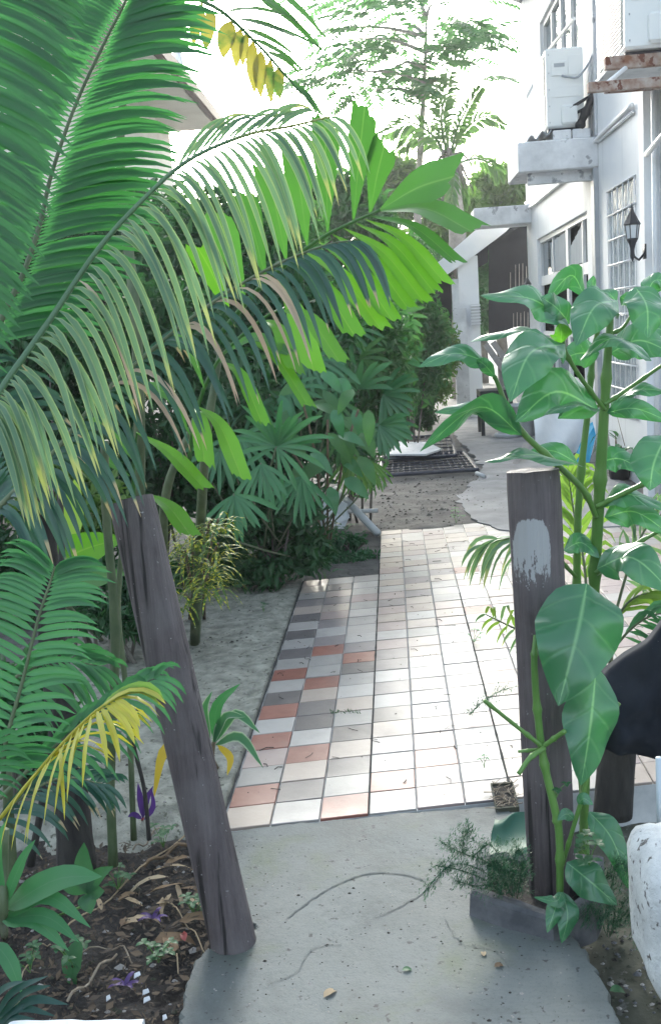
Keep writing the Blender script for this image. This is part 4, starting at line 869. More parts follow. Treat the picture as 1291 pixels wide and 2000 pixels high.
# ---- green canes behind the post
for i, (lab, pts, r, mt) in enumerate((('tall green palm cane just left of the leaning post'.replace(' left of', ' behind'), [(222, 1690, 2.9), (216, 1500, 2.9), (226, 1250, 2.9), (208, 1000, 2.9), (205, 860, 2.9)], .015, 'cane'), ('thin yellowish cane between the young palm and the leaning post', [(262, 1640, 3.1), (252, 1400, 3.1), (232, 1200, 3.1), (240, 1050, 3.1)], .010, 'cane'), ('slim dark stem rising beside the brown palm base', [(60, 1690, 2.9), (85, 1560, 2.9), (110, 1400, 2.9), (122, 1150, 2.9), (118, 960, 3)], .012, 'dark_trunk'), ('thin dark twiggy stem behind the yellow frond', [(292, 1640, 3.0), (282, 1540, 3.0), (262, 1450, 3.0), (270, 1380, 3.0)], .007, 'dark_trunk'))):
    P = [at(*q) for q in pts]; mb = MB(); mb.tube(cat_rom(P, 20), [r*(1+.12*(k % 5 == 0)-.01*k) for k in range(20)], 8); o = obj('palm_cane', mb, M[mt], None, True, org=P[0]); tag(o, lab, 'palm stem', 'stems behind the leaning post')
# ---- lady palm fans
g = gnd(560, 1120, 0)
rha = thing('lady_palm', 'lady palm clump with finger-like dark green fans spilling towards the path', 'palm', g)
def fan(cx, cy, Y, n, L, a0, a1, mat='rhapis', stem=True, w=13, tilt=.3):
    w *= .72
    c = at(cx, cy, Y); mb = MB()
    mb.tube(cat_rom([g+V((R.uniform(-.2, .2), R.uniform(-.1, .3), 0)), c+V((-.08, .2, -.25)), c], 8), .006, 5); f = obj('fan', mb, M['cane'], rha, True)
    for i in range(n):
        a = rad(a0+(a1-a0)*i/(n-1)+R.uniform(-4, 4)); d = V((math.cos(a), -tilt+R.uniform(-.15, .15), math.sin(a))); l = pxm(L, Y)*R.uniform(.82, 1.1)
        pts = droop_path(c, d, l, .35, 5); mb = strip_pts(pts, pxm(w, Y)*R.uniform(.85, 1.15), (0, -1, .25), lambda t: max(.1, min(1, t/.3)*(1 if t < .8 else 1-(t-.8)/.2*.75)), fold=.3); obj('leaflet', mb, M[mat], f, True)
fan(540, 872, 5.4, 15, 112, 200, -80); fan(545, 880, 5.45, 9, 95, 20, 120); fan(458, 965, 5.0, 11, 92, 215, 345, w=14); fan(470, 850, 5.8, 12, 95, 190, 380); fan(430, 880, 5.7, 10, 85, 150, 330)
fan(510, 905, 5.3, 9, 88, 225, 330); fan(640, 700, 7.2, 11, 80, 150, 330); fan(748, 770, 8.0, 11, 72, 60, -100); fan(690, 890, 6.5, 12, 75, 215, 335, 'rhapis_lime', w=9); fan(722, 900, 6.8, 10, 66, 225, 330, 'rhapis_lime', w=8); fan(700, 760, 7.6, 12, 80, 10, 200)
for x_, y_, Y_, L_ in ((610, 620, 7.6, 78), (680, 640, 8.2, 74), (735, 640, 8.8, 66), (650, 780, 7.0, 70), (700, 700, 8.0, 70), (760, 830, 7.6, 58), (600, 700, 7.0, 80), (560, 760, 6.4, 84), (780, 620, 9.6, 56), (670, 850, 6.6, 66), (510, 780, 6.4, 84)): a_ = R.uniform(-30, 60); fan(x_, y_, Y_, 11, L_, a_, a_-200, R.choice(('rhapis', 'rhapis', 'bush_mid')), w=11)
fan(770, 700, 9.2, 10, 60, 80, -90); fan(590, 930, 5.8, 10, 90, 200, 320); fan(740, 830, 7.4, 9, 70, 30, -90)
# ---- broadleaf vine
g = gnd(640, 1090, 0)
vine = thing('broadleaf_shrub', 'broad pointed leaf shrub between the lady palm fans and the pipes', 'shrub', g)
mb = MB()
for x, y in ((590, 780), (640, 820), (700, 800), (560, 870)): mb.tube(cat_rom([g, at((640+x)/2, (1000+y)/2, 6.3), at(x, y, 6.2)], 10), .008, 5)
obj('stem', mb, M['stem_brown'], vine, True)
rr = random.Random(31)
for x, y in [(598, 752), (575, 770), (560, 800), (588, 815), (612, 790), (630, 762), (650, 800), (668, 815), (690, 800), (705, 845), (682, 850), (660, 850), (720, 800), (735, 840), (640, 845), (620, 860), (606, 885), (590, 900), (640, 900), (665, 895), (700, 890), (548, 770), (625, 725), (655, 740), (690, 760), (715, 860), (560, 850), (645, 950), (672, 935)]:
    a = rad(rr.uniform(200, 340)); l = rr.uniform(55, 80); Y = rr.uniform(5.9, 6.4)
    px_leaf(vine, [(x, y, Y), (x+math.cos(a)*l*.5, y-math.sin(a)*l*.5-6, Y-.06), (x+math.cos(a)*l, y-math.sin(a)*l, Y-.05)], rr.uniform(22, 31), (rr.uniform(-.5, .5), -.8, rr.uniform(.2, .8)), M['bush_mid'] if rr.random() < .3 else M['rhapis'], 'leaf', prof_ovate, 6, 2, .2, .08)
# ---- shrub masses
def shrub(lab, px, py, Y, rx, ry, n, size, mat, seed, cat='shrub', clumps=22, aspect=.42, ryy=None, name='garden_shrub', hang=.25):
    c = at(px, py, Y); return bush(name, lab, cat, (c.x, c.y, -.02), tuple(c), (pxm(rx, Y), ryy or pxm(rx, Y)*.7, pxm(ry, Y)), n, size, M and mat, seed, clumps, .4, aspect, 6, 'garden shrubs', hang=hang, r=.012)
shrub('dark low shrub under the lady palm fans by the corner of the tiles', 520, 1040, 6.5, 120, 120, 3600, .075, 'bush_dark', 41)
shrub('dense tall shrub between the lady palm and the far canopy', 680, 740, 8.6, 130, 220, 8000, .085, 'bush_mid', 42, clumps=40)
shrub('green shrub filling the gap beside the black panel', 800, 660, 13, 80, 120, 5200, .10, 'bush_mid', 43, clumps=30)
shrub('bushy shrub in front of the canopy post with yellowish tips', 838, 715, 16, 62, 100, 5200, .10, 'bush_yellow', 44, clumps=30)
shrub('dark shrub at the foot of the canopy post shrub', 800, 790, 14.5, 60, 50, 2600, .09, 'bush_dark', 45)
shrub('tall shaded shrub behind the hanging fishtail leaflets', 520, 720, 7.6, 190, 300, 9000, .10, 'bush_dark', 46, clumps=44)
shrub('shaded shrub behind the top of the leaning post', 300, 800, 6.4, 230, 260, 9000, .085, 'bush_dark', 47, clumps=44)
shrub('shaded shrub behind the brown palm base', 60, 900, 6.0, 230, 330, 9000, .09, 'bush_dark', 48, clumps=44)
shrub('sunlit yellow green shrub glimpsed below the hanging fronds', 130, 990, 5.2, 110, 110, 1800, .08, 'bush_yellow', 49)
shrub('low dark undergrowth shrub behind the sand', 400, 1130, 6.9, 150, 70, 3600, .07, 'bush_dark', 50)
shrub('low leafy weed patch in the corner between the tiles and the pipes', 675, 1085, 7.3, 66, 45, 1500, .055, 'weed', 51)
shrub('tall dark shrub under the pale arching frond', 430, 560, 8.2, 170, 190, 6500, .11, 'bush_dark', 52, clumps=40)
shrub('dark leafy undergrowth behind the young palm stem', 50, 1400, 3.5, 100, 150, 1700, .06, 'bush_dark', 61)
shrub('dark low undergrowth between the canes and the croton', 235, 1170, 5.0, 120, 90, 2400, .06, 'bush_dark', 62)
# broad yellow banana like leaf behind
g = gnd(200, 1250, 0)
ban = thing('broad_leaf_plant', 'plant with large translucent yellow green leaf between cane and palm base', 'plant', g)
px_leaf(ban, [(100, 1110, 3.6), (160, 1075, 3.55), (245, 1050, 3.5)], 75, (0, -1, .2), M['fish_bright'], n=8); px_leaf(ban, [(115, 1075, 3.8), (140, 1010, 3.8), (150, 930, 3.8)], 55, (.1, -1, .2), M['frond_lime'], n=8); px_leaf(ban, [(105, 1130, 3.6), (170, 1130, 3.5), (250, 1120, 3.45)], 60, (0, -.8, .5), M['fish_mid'], n=8)
mb = MB(); mb.tube(cat_rom([g, at(130, 1180, 3.7), at(105, 1100, 3.65)], 8), .012, 6); obj('stem', mb, M['cane'], ban, True)
# ---- croton with yellow speckles
g = gnd(385, 1210, 0)
cro = thing('croton', 'croton with narrow yellow speckled leaves behind the leaning post', 'shrub', g)
rr = random.Random(5); mb = MB()
for k in range(12):
    hx, hy = rr.uniform(345, 445), rr.uniform(990, 1160); Y = 4.45+rr.uniform(-.2, .25); h = at(hx, hy, Y); mb.tube(cat_rom([g+V((rr.uniform(-.05, .05), 0, 0)), mid(g, h, .5)+V((0, 0, .05)), h], 8), .006, 5)
    for i in range(20):
        a = rr.uniform(0, 6.28); d = V((math.cos(a), math.sin(a)*.8, rr.uniform(-.2, .9))); pts = droop_path(h+V((0, 0, -rr.uniform(0, .10))), d, rr.uniform(.10, .2), 1.3, 4)
        strip_m = strip_pts(pts, rr.uniform(.009, .014), d.cross(V((0, 0, 1))).cross(d), prof_lance, fold=.2, nx=2); obj('leaf', strip_m, M['croton'], cro, True)
obj('stem', mb, M['stem_brown'], cro, True)
# ---- striped plant behind the post
g = gnd(425, 1500, 0)
sp = thing('striped_plant', 'small pale striped leaf plant growing in the sand behind the leaning post', 'plant', g)
for b, m, t, w, mt in [((420, 1450), (425, 1380), (470, 1335), 26, 'frond_young'), ((420, 1450), (460, 1395), (508, 1432), 24, 'spider'), ((420, 1455), (470, 1440), (514, 1500), 22, 'spider'), ((415, 1455), (440, 1400), (480, 1400), 20, 'spider'), ((425, 1455), (450, 1480), (444, 1515), 16, 'yellowleaf'), ((410, 1455), (385, 1400), (360, 1400), 22, 'spider'), ((355, 1450), (320, 1470), (300, 1562), 22, 'yellowleaf'), ((410, 1450), (400, 1390), (415, 1350), 20, 'spider')]:
    px_leaf(sp, [(*b, 3.35), (*m, 3.3), (*t, 3.25)], w, (0, -.8, .6), M[mt], n=8, nx=4)
mb = MB(); mb.tube(cat_rom([g, at(415, 1480, 3.35), at(418, 1450, 3.35)], 6), .008, 6); obj('stem', mb, M['stem_brown'], sp, True)
# ---- purple plant
g = gnd(278, 1602, -.05)
pu = thing('purple_plant', 'small purple leaved plant at the edge of the sand', 'plant', g)
for b, m, t, w in [((280, 1600), (275, 1560), (270, 1528), 14), ((280, 1598), (288, 1560), (300, 1535), 13), ((282, 1602), (300, 1575), (296, 1540), 12), ((278, 1600), (262, 1590), (250, 1596), 12)]: px_leaf(pu, [(*b, 3.1), (*m, 3.08), (*t, 3.05)], w, (0, -1, .3), M['purple'], n=6, nx=2)
mb = MB(); mb.tube([g, at(280, 1598, 3.1)], .005, 5); obj('stem', mb, M['redleaf'], pu, True)
# ---- low broad leaves at the bottom edge
g = gnd(10, 1830, -.06)
lo = thing('strap_leaf_plant', 'low plant with broad ribbed strap leaves over the dark soil', 'plant', g)
for b, m, t, w, mt in [((10, 1775), (110, 1718), (200, 1712), 62, 'frond_young'), ((10, 1790), (95, 1752), (178, 1812), 34, 'frond_young'), ((10, 1795), (90, 1790), (155, 1840), 34, 'frond_young'), ((5, 1800), (70, 1800), (136, 1858), 34, 'frond_young'), ((-10, 1840), (20, 1880), (44, 1942), 36, 'frond_young'), ((5, 1780), (40, 1690), (70, 1640), 30, 'frond_young'), ((5, 1775), (-5, 1660), (15, 1600), 26, 'frond_young')]:
    px_leaf(lo, [(*b, 1.95), (*m, 1.92), (*t, 1.9)], w, (.1, -.6, .8), M[mt], n=9, nx=4, prof=prof_lance, fold=.1)
mb = MB(); mb.tube(cat_rom([g, at(8, 1800, 1.96), at(8, 1700, 1.97), at(10, 1620, 1.97)], 8), .010, 6); obj('stem', mb, M['cane'], lo, True)
g = gnd(150, 1720, -.05)
lb_ = thing('lobed_leaf_plant', 'plant with a big lobed green leaf in front of the brown palm base', 'plant', g)
for b, m, t, w in [((170, 1745), (165, 1695), (165, 1645), 46), ((170, 1745), (190, 1712), (222, 1692), 32), ((170, 1745), (140, 1725), (95, 1705), 40), ((170, 1745), (172, 1760), (178, 1785), 44), ((170, 1745), (190, 1742), (205, 1740), 30)]: px_leaf(lb_, [(*b, 2.35), (*m, 2.33), (*t, 2.32)], w, (0, -.9, .4), M['weed'], n=7, nx=4)
mb = MB(); mb.tube(cat_rom([g+V((0, -.2, 0)), at(172, 1765, 2.4), at(170, 1745, 2.35)], 6), .004, 5); obj('stem', mb, M['stem_green'], lb_, True)
p = gnd(135, 1880, -.03)
o = px_leaf(None, [(148, 1935, p.y-.05), (140, 1895, p.y-.04), (160, 1842, p.y-.03)], 66, (-.3, -.5, .8), M['weed'], 'fallen_leaf', lambda t: max(.05, min(1, 1.6*t) if t < .75 else 1-(t-.75)*1.8), 7, 4); tag(o, 'torn square green leaf lying on the soil near the white kerb', 'leaf')
g = gnd(40, 1960, -.06)
bl = thing('blue_green_plant', 'low blue green grassy plant in the bottom corner by the white kerb', 'plant', g)
for b, m, t, w in [((-10, 1990), (30, 1935), (95, 1906), 18), ((-10, 1995), (50, 1940), (100, 1925), 18), ((0, 2010), (60, 1955), (135, 1962), 22), ((-10, 2010), (40, 1970), (110, 1985), 18), ((-15, 1960), (10, 1930), (50, 1915), 16), ((0, 2020), (20, 1990), (70, 1990), 16)]: px_leaf(bl, [(*b, 1.72), (*m, 1.70), (*t, 1.69)], w, (0, -.6, .8), M['bluegreen'], n=8, nx=2, prof=prof_lance, fold=.25)
mb = MB(); mb.tube([g, at(-5, 1990, 1.72)], .008, 6); obj('stem', mb, M['cane'], bl, True)
# ================================================================== POSTS AND RIGHT HAND PLANTS
def post(label, base_px, top_px, Yb, Yt, r0, r1, mat, seed, cut=(0, 0)):
    b = at(*base_px, Yb); t = at(*top_px, Yt); ax = (t-b); n = 28; m = 26; mb = MB(); vs = []; rr = random.Random(seed); o = rr.random()*50
    ref = V((1, 0, 0)); a = ax.normalized(); e1 = (ref-a*ref.dot(a)).normalized(); e2 = a.cross(e1)
    for i in range(m+1):
        q = i/m; c = b+ax*q; r = r0+(r1-r0)*q
        for j in range(n):
            an = 2*math.pi*j/n; d = e1*math.cos(an)+e2*math.sin(an)
            k = 1+.035*mnoise.noise(V((math.cos(an)*1.6+o, math.sin(an)*1.6, q*2.2)))+.022*mnoise.noise(V((math.cos(an)*7+o, math.sin(an)*7, q*4)))
            if i == m: k *= .965
            p = c+d*(r*k)
            if i >= m-1: p += a*((math.cos(an)*cut[0]+math.sin(an)*cut[1])+.004*mnoise.noise(V((an*2, o, 0)))) 
            vs.append(p)
    fs = [(i*n+j, i*n+(j+1) % n, (i+1)*n+(j+1) % n, (i+1)*n+j) for i in range(m) for j in range(n)]
    base = len(vs); vs.append(t+a*.002); fs += [(m*n+j, m*n+(j+1) % n, base) for j in range(n)]
    mb.add(vs, fs); ob = obj('wooden_post', mb, mat, None, False, org=b); me = ob.data
    me.polygons.foreach_set('use_smooth', [True]*(m*n)+[False]*n); me.set_sharp_from_angle(angle=rad(40)); tag(ob, label, 'post', 'old wooden gate posts'); return ob, b

post('weathered brown post leaning towards the palms beside the soil bed', (458, 1850), (258, 978), 2.52, 2.56, .061, .058, wood_post('weathered_post_wood'), 3, (.006, -.012))
rb = at(1080, 1765, 2.73)
pc = at(1040, 1085, 2.66); 
post('brown straight post with a worn white paint patch, standing in the broken block', (1080, 1765), (1040, 918), 2.73, 2.73, .0655, .0705, wood_post('painted_post_wood', (pc.x-rb.x, pc.z-rb.z, .047, .098)), 8, (.0, -.004))
# broken hollow block round the foot of the post
bl = [at(x, y, Y) for x, y, Y in ((918, 1745, 2.62), (1085, 1800, 2.50), (1150, 1770, 2.62), (1165, 1700, 2.85), (990, 1660, 2.95), (935, 1690, 2.8))]
c0 = gnd(1010, 1800, 0)
hb = thing('hollow_block', 'grimy broken hollow concrete block around the foot of the straight post', 'concrete block', (c0.x, c0.y, -.02))
o_ = [gnd(922, 1795, 0), gnd(1080, 1845, 0), gnd(1165, 1815, 0), gnd(1175, 1735, 0), gnd(1000, 1690, 0), gnd(930, 1715, 0)]
hts = [.085, .065, .08, .10, .05, .07]; cc_ = sum((p for p in o_), V((0, 0, 0)))/6
mb = MB(); vs = []
segs = []
for i in range(6):
    for k in range(4):
        t = k/4; p = o_[i].lerp(o_[(i+1) % 6], t); h = hts[i]*(1-t)+hts[(i+1) % 6]*t+R.uniform(-.008, .008); segs.append((p, h))
nS = len(segs)
for p, h in segs:
    p = p+V((R.uniform(-.006, .006), R.uniform(-.006, .006), 0))
    ins = (cc_-p); L = ins.length; q = p+ins*(min(.045/L, .6)); j = V((R.uniform(-.003, .003), R.uniform(-.003, .003), 0))
    vs += [p+V((0, 0, -.03))-ins*.03, p+V((0, 0, h-.008))+j, p+ins*(.012/L)+V((0, 0, h))+j, q+V((0, 0, h-.004))+j, q+ins*.05+V((0, 0, -.03))]
fs = [(5*i+k, 5*((i+1) % nS)+k, 5*((i+1) % nS)+k+1, 5*i+k+1) for i in range(nS) for k in range(4)]
mb.add(vs, fs); obj('shell', mb, M['block'], hb, False)
mb = MB(); mb.add([p.lerp(cc_, .25)+V((0, 0, .012)) for p, h in segs], [tuple(range(nS))]); obj('soil_fill', mb, M['soil'], hb)
# white coral stone
st = [(1252, 1632), (1300, 1622), (1360, 1640), (1370, 1800), (1340, 1985), (1298, 1972), (1262, 1905), (1248, 1800), (1245, 1700)]
def stone():
    c = at(1320, 1800, 2.25); n, m = 26, 18; mb = MB(); vs = []
    for i in range(m+1):
        ph = math.pi*i/m
        for j in range(n):
            th = 2*math.pi*j/n; d = V((math.sin(ph)*math.cos(th), math.sin(ph)*math.sin(th), math.cos(ph)))
            s = (abs(d.x)**5+abs(d.y)**5+abs(d.z)**5)**(-1/5.0)           # squarish boulder
            p = V((d.x*.088, d.y*.14, d.z*.20))*s*(1+.05*mnoise.noise(d*2.3)+.03*mnoise.noise(d*6)+.015*mnoise.noise(d*14))
            p = V((p.x+p.z*-.05+(.03*max(0, -p.z-.08)/.1), p.y, p.z)); vs.append(c+p)
    fs = [(i*n+j, (i+1)*n+j, (i+1)*n+(j+1) % n, i*n+(j+1) % n) for i in range(m) for j in range(n)]
    mb.add(vs, fs); o = obj('white_stone', mb, M['stone'], None, True); tag(o, 'rough white coral stone block at the edge of the mossy ground', 'stone')
stone()
mb = MB(); a = at(1290, 1640, 2.5); mb.tube([a, at(1287, 1480, 2.5)], .010, 10); o = obj('pale_pole', mb, M['pole'], None, True); tag(o, 'pale blue grey metal pole rising behind the white stone', 'pole')
# black cloth over a dark stump
g = gnd(1190, 1590, .0)
mb = MB(); P = [at(1196, 1590, 3.2), at(1200, 1530, 3.2), at(1206, 1440, 3.22)]; mb.tube(cat_rom(P, 8), [.062, .062, .061, .061, .06, .06, .06, .06], 20); o = obj('dark_stump', mb, M['dark_trunk'], None, True, org=P[0]); tag(o, 'short dark brown stump on the tiles under the black cloth', 'stump')
top = [(1400, 1110), (1330, 1165), (1288, 1228), (1245, 1272), (1205, 1300), (1180, 1318), (1165, 1340)]; botm = [(1420, 1500), (1350, 1492), (1290, 1482), (1250, 1476), (1215, 1470), (1185, 1462), (1160, 1455)]
nx_, ny_ = 30, 26; vs = []
tp_ = cat_rom([at(x, y, 2.95+.0006*(1300-x)) for x, y in top], nx_+1); bt_ = cat_rom([at(x, y, 2.98) for x, y in botm], nx_+1)
for j in range(ny_+1):
    v = j/ny_
    for i in range(nx_+1):
        u = i/nx_; p = tp_[i].lerp(bt_[i], v); w = .012*math.sin(u*7+v*3)+.008*math.sin(u*17-v*6+1)+.02*math.sin(v*3.1)+.02*mnoise.noise(V((u*5, v*4, 1)))+.006*mnoise.noise(V((u*13+v*6, v*5, 3)))+.006*abs(math.sin(u*9+v*7))*v
        vs.append(p+V((0, -w-.04*math.sin(math.pi*v), 0)))
fr = [(j*(nx_+1)+i, j*(nx_+1)+i+1, (j+1)*(nx_+1)+i+1, (j+1)*(nx_+1)+i) for j in range(ny_) for i in range(nx_)]
b0 = len(vs); back = [V(p)+V((0, .05, -.004)) for p in vs]; fb = [tuple(b0+k for k in reversed(f)) for f in fr]
edge = list(range(nx_+1))+[(j*(nx_+1)+nx_) for j in range(1, ny_+1)]+[ny_*(nx_+1)+i for i in range(nx_-1, -1, -1)]+[j*(nx_+1) for j in range(ny_-1, 0, -1)]
fe = [(edge[k], b0+edge[k], b0+edge[(k+1) % len(edge)], edge[(k+1) % len(edge)]) for k in range(len(edge))]
mb = MB(); mb.add(vs+back, fr+fb+fe); o = obj('black_cloth', mb, M['black_cloth'], None, True); tag(o, 'slack black woven cloth hanging over the dark stump beside the broad leaf plant', 'cloth')
# crumpled green sheet behind the fern
mb = MB(); vs = []; A = [at(966, 1600, 3.05), at(1000, 1592, 3.02), at(1045, 1590, 3.0)]; Bq = [at(955, 1680, 2.86), at(990, 1690, 2.84), at(1045, 1690, 2.8)]; n = 14
for j in range(n+1):
    v = j/n
    for i in range(n+1):
        u = i/n; p = cat_rom(A, n+1)[i].lerp(cat_rom(Bq, n+1)[i], v); vs.append(p+V((0, -.018*math.sin(v*8+u*4)-.01*math.sin(u*9-v*3), .012*math.sin(v*7+u*2)+.03*v*(1-v))))
mb.add(vs, [(j*(n+1)+i, j*(n+1)+i+1, (j+1)*(n+1)+i+1, (j+1)*(n+1)+i) for j in range(n) for i in range(n)])
t = NT('dark_green_plastic'); t.base((.012, .085, .05)); t.set(Roughness=.5); 
o = obj('green_sheet', mb, t.m, None, True); tag(o, 'crumpled glossy dark green sheet tucked behind the straight post', 'sheet')

# ---- broad leaf plant (noni)
g = gnd(1120, 1770, 0)
no = thing('broad_leaf_bush', 'tall plant with glossy broad wavy leaves and thick green stems around the straight post', 'plant', g)
def stem(pts, rs, mat='stem_green', n=9, m=16, knots=True):
    m *= 3; P = cat_rom([at(*p) for p in pts], m); rd = [q*.86 for q in np.interp(np.linspace(0, 1, m), np.linspace(0, 1, len(rs)), rs)]; Y = pts[0][2]
    if knots:
        for k in range(7, m-2, 14): rd[k-1] *= 1.12; rd[k] *= 1.36; rd[k+1] *= 1.15
    mb = MB(); mb.tube(P, [pxm(r, Y) for r in rd], n); return obj('stem', mb, M[mat], no, True)
stem([(1140, 1745, 2.86), (1140, 1600, 2.86), (1150, 1350, 2.86), (1160, 1145, 2.86), (1168, 1000, 2.84), (1176, 860, 2.82), (1186, 700, 2.8), (1192, 612, 2.8)], [11, 11, 12, 13, 13, 12, 9, 7], m=26)
stem([(1146, 1700, 2.9), (1130, 1400, 2.9), (1126, 1140, 2.9), (1131, 960, 2.9), (1148, 800, 2.9), (1158, 690, 2.9), (1168, 640, 2.9)], [8, 8, 9, 8, 7, 6, 4], m=22)
stem([(1163, 1010, 2.82), (1140, 960, 2.78), (1085, 905, 2.75), (1025, 850, 2.72), (992, 800, 2.7), (972, 750, 2.7), (962, 730, 2.7)], [6, 7, 7, 7, 6, 5, 4], m=18)
stem([(1180, 790, 2.8), (1225, 760, 2.8), (1300, 708, 2.78)], [5, 4.5, 4], m=10); stem([(1165, 990, 2.82), (1220, 962, 2.8), (1300, 925, 2.78)], [6, 6, 5], m=10); stem([(1163, 1120, 2.84), (1220, 1075, 2.82), (1300, 1030, 2.8)], [7, 5, 4], m=10)
stem([(1184, 655, 2.8), (1215, 640, 2.8), (1238, 605, 2.8)], [5, 4, 3], m=8); stem([(1180, 800, 2.8), (1135, 740, 2.75), (1105, 690, 2.72), (1098, 650, 2.72)], [5, 5, 5, 3], m=12); stem([(1150, 800, 2.9), (1175, 790, 2.82)], [4, 4], m=5); stem([(1128, 1130, 2.9), (1100, 1100, 2.85), (1085, 1065, 2.8)], [5, 4, 3], m=6)
stem([(1093, 1745, 2.56), (1092, 1640, 2.56), (1085, 1590, 2.56), (1062, 1490, 2.57), (1050, 1400, 2.58), (1043, 1300, 2.58), (1046, 1240, 2.6)], [9, 9.5, 10, 9.5, 9, 8, 6], m=24)
stem([(1058, 1458, 2.56), (1010, 1420, 2.55), (945, 1368, 2.54)], [5.5, 5, 4.5], m=8); stem([(1060, 1458, 2.56), (1085, 1440, 2.54), (1102, 1428, 2.52)], [6, 6, 6], m=6); stem([(1062, 1462, 2.54), (1035, 1480, 2.5), (1012, 1512, 2.48)], [6.5, 6, 5.5], m=6); stem([(1052, 1464, 2.56), (1030, 1466, 2.54), (1012, 1468, 2.53)], [4, 4, 3.5], m=5)
stem([(1098, 1690, 2.58), (1118, 1620, 2.57), (1140, 1545, 2.57), (1150, 1500, 2.57)], [5, 5.5, 5.5, 4], m=12); stem([(1172, 1450, 2.6), (1190, 1400, 2.6), (1209, 1373, 2.6)], [5, 5, 4.5], m=6); stem([(1140, 1700, 2.88), (1140, 1650, 2.88), (1138, 1600, 2.88)], [10, 9, 8], 'stem_brown', m=8)
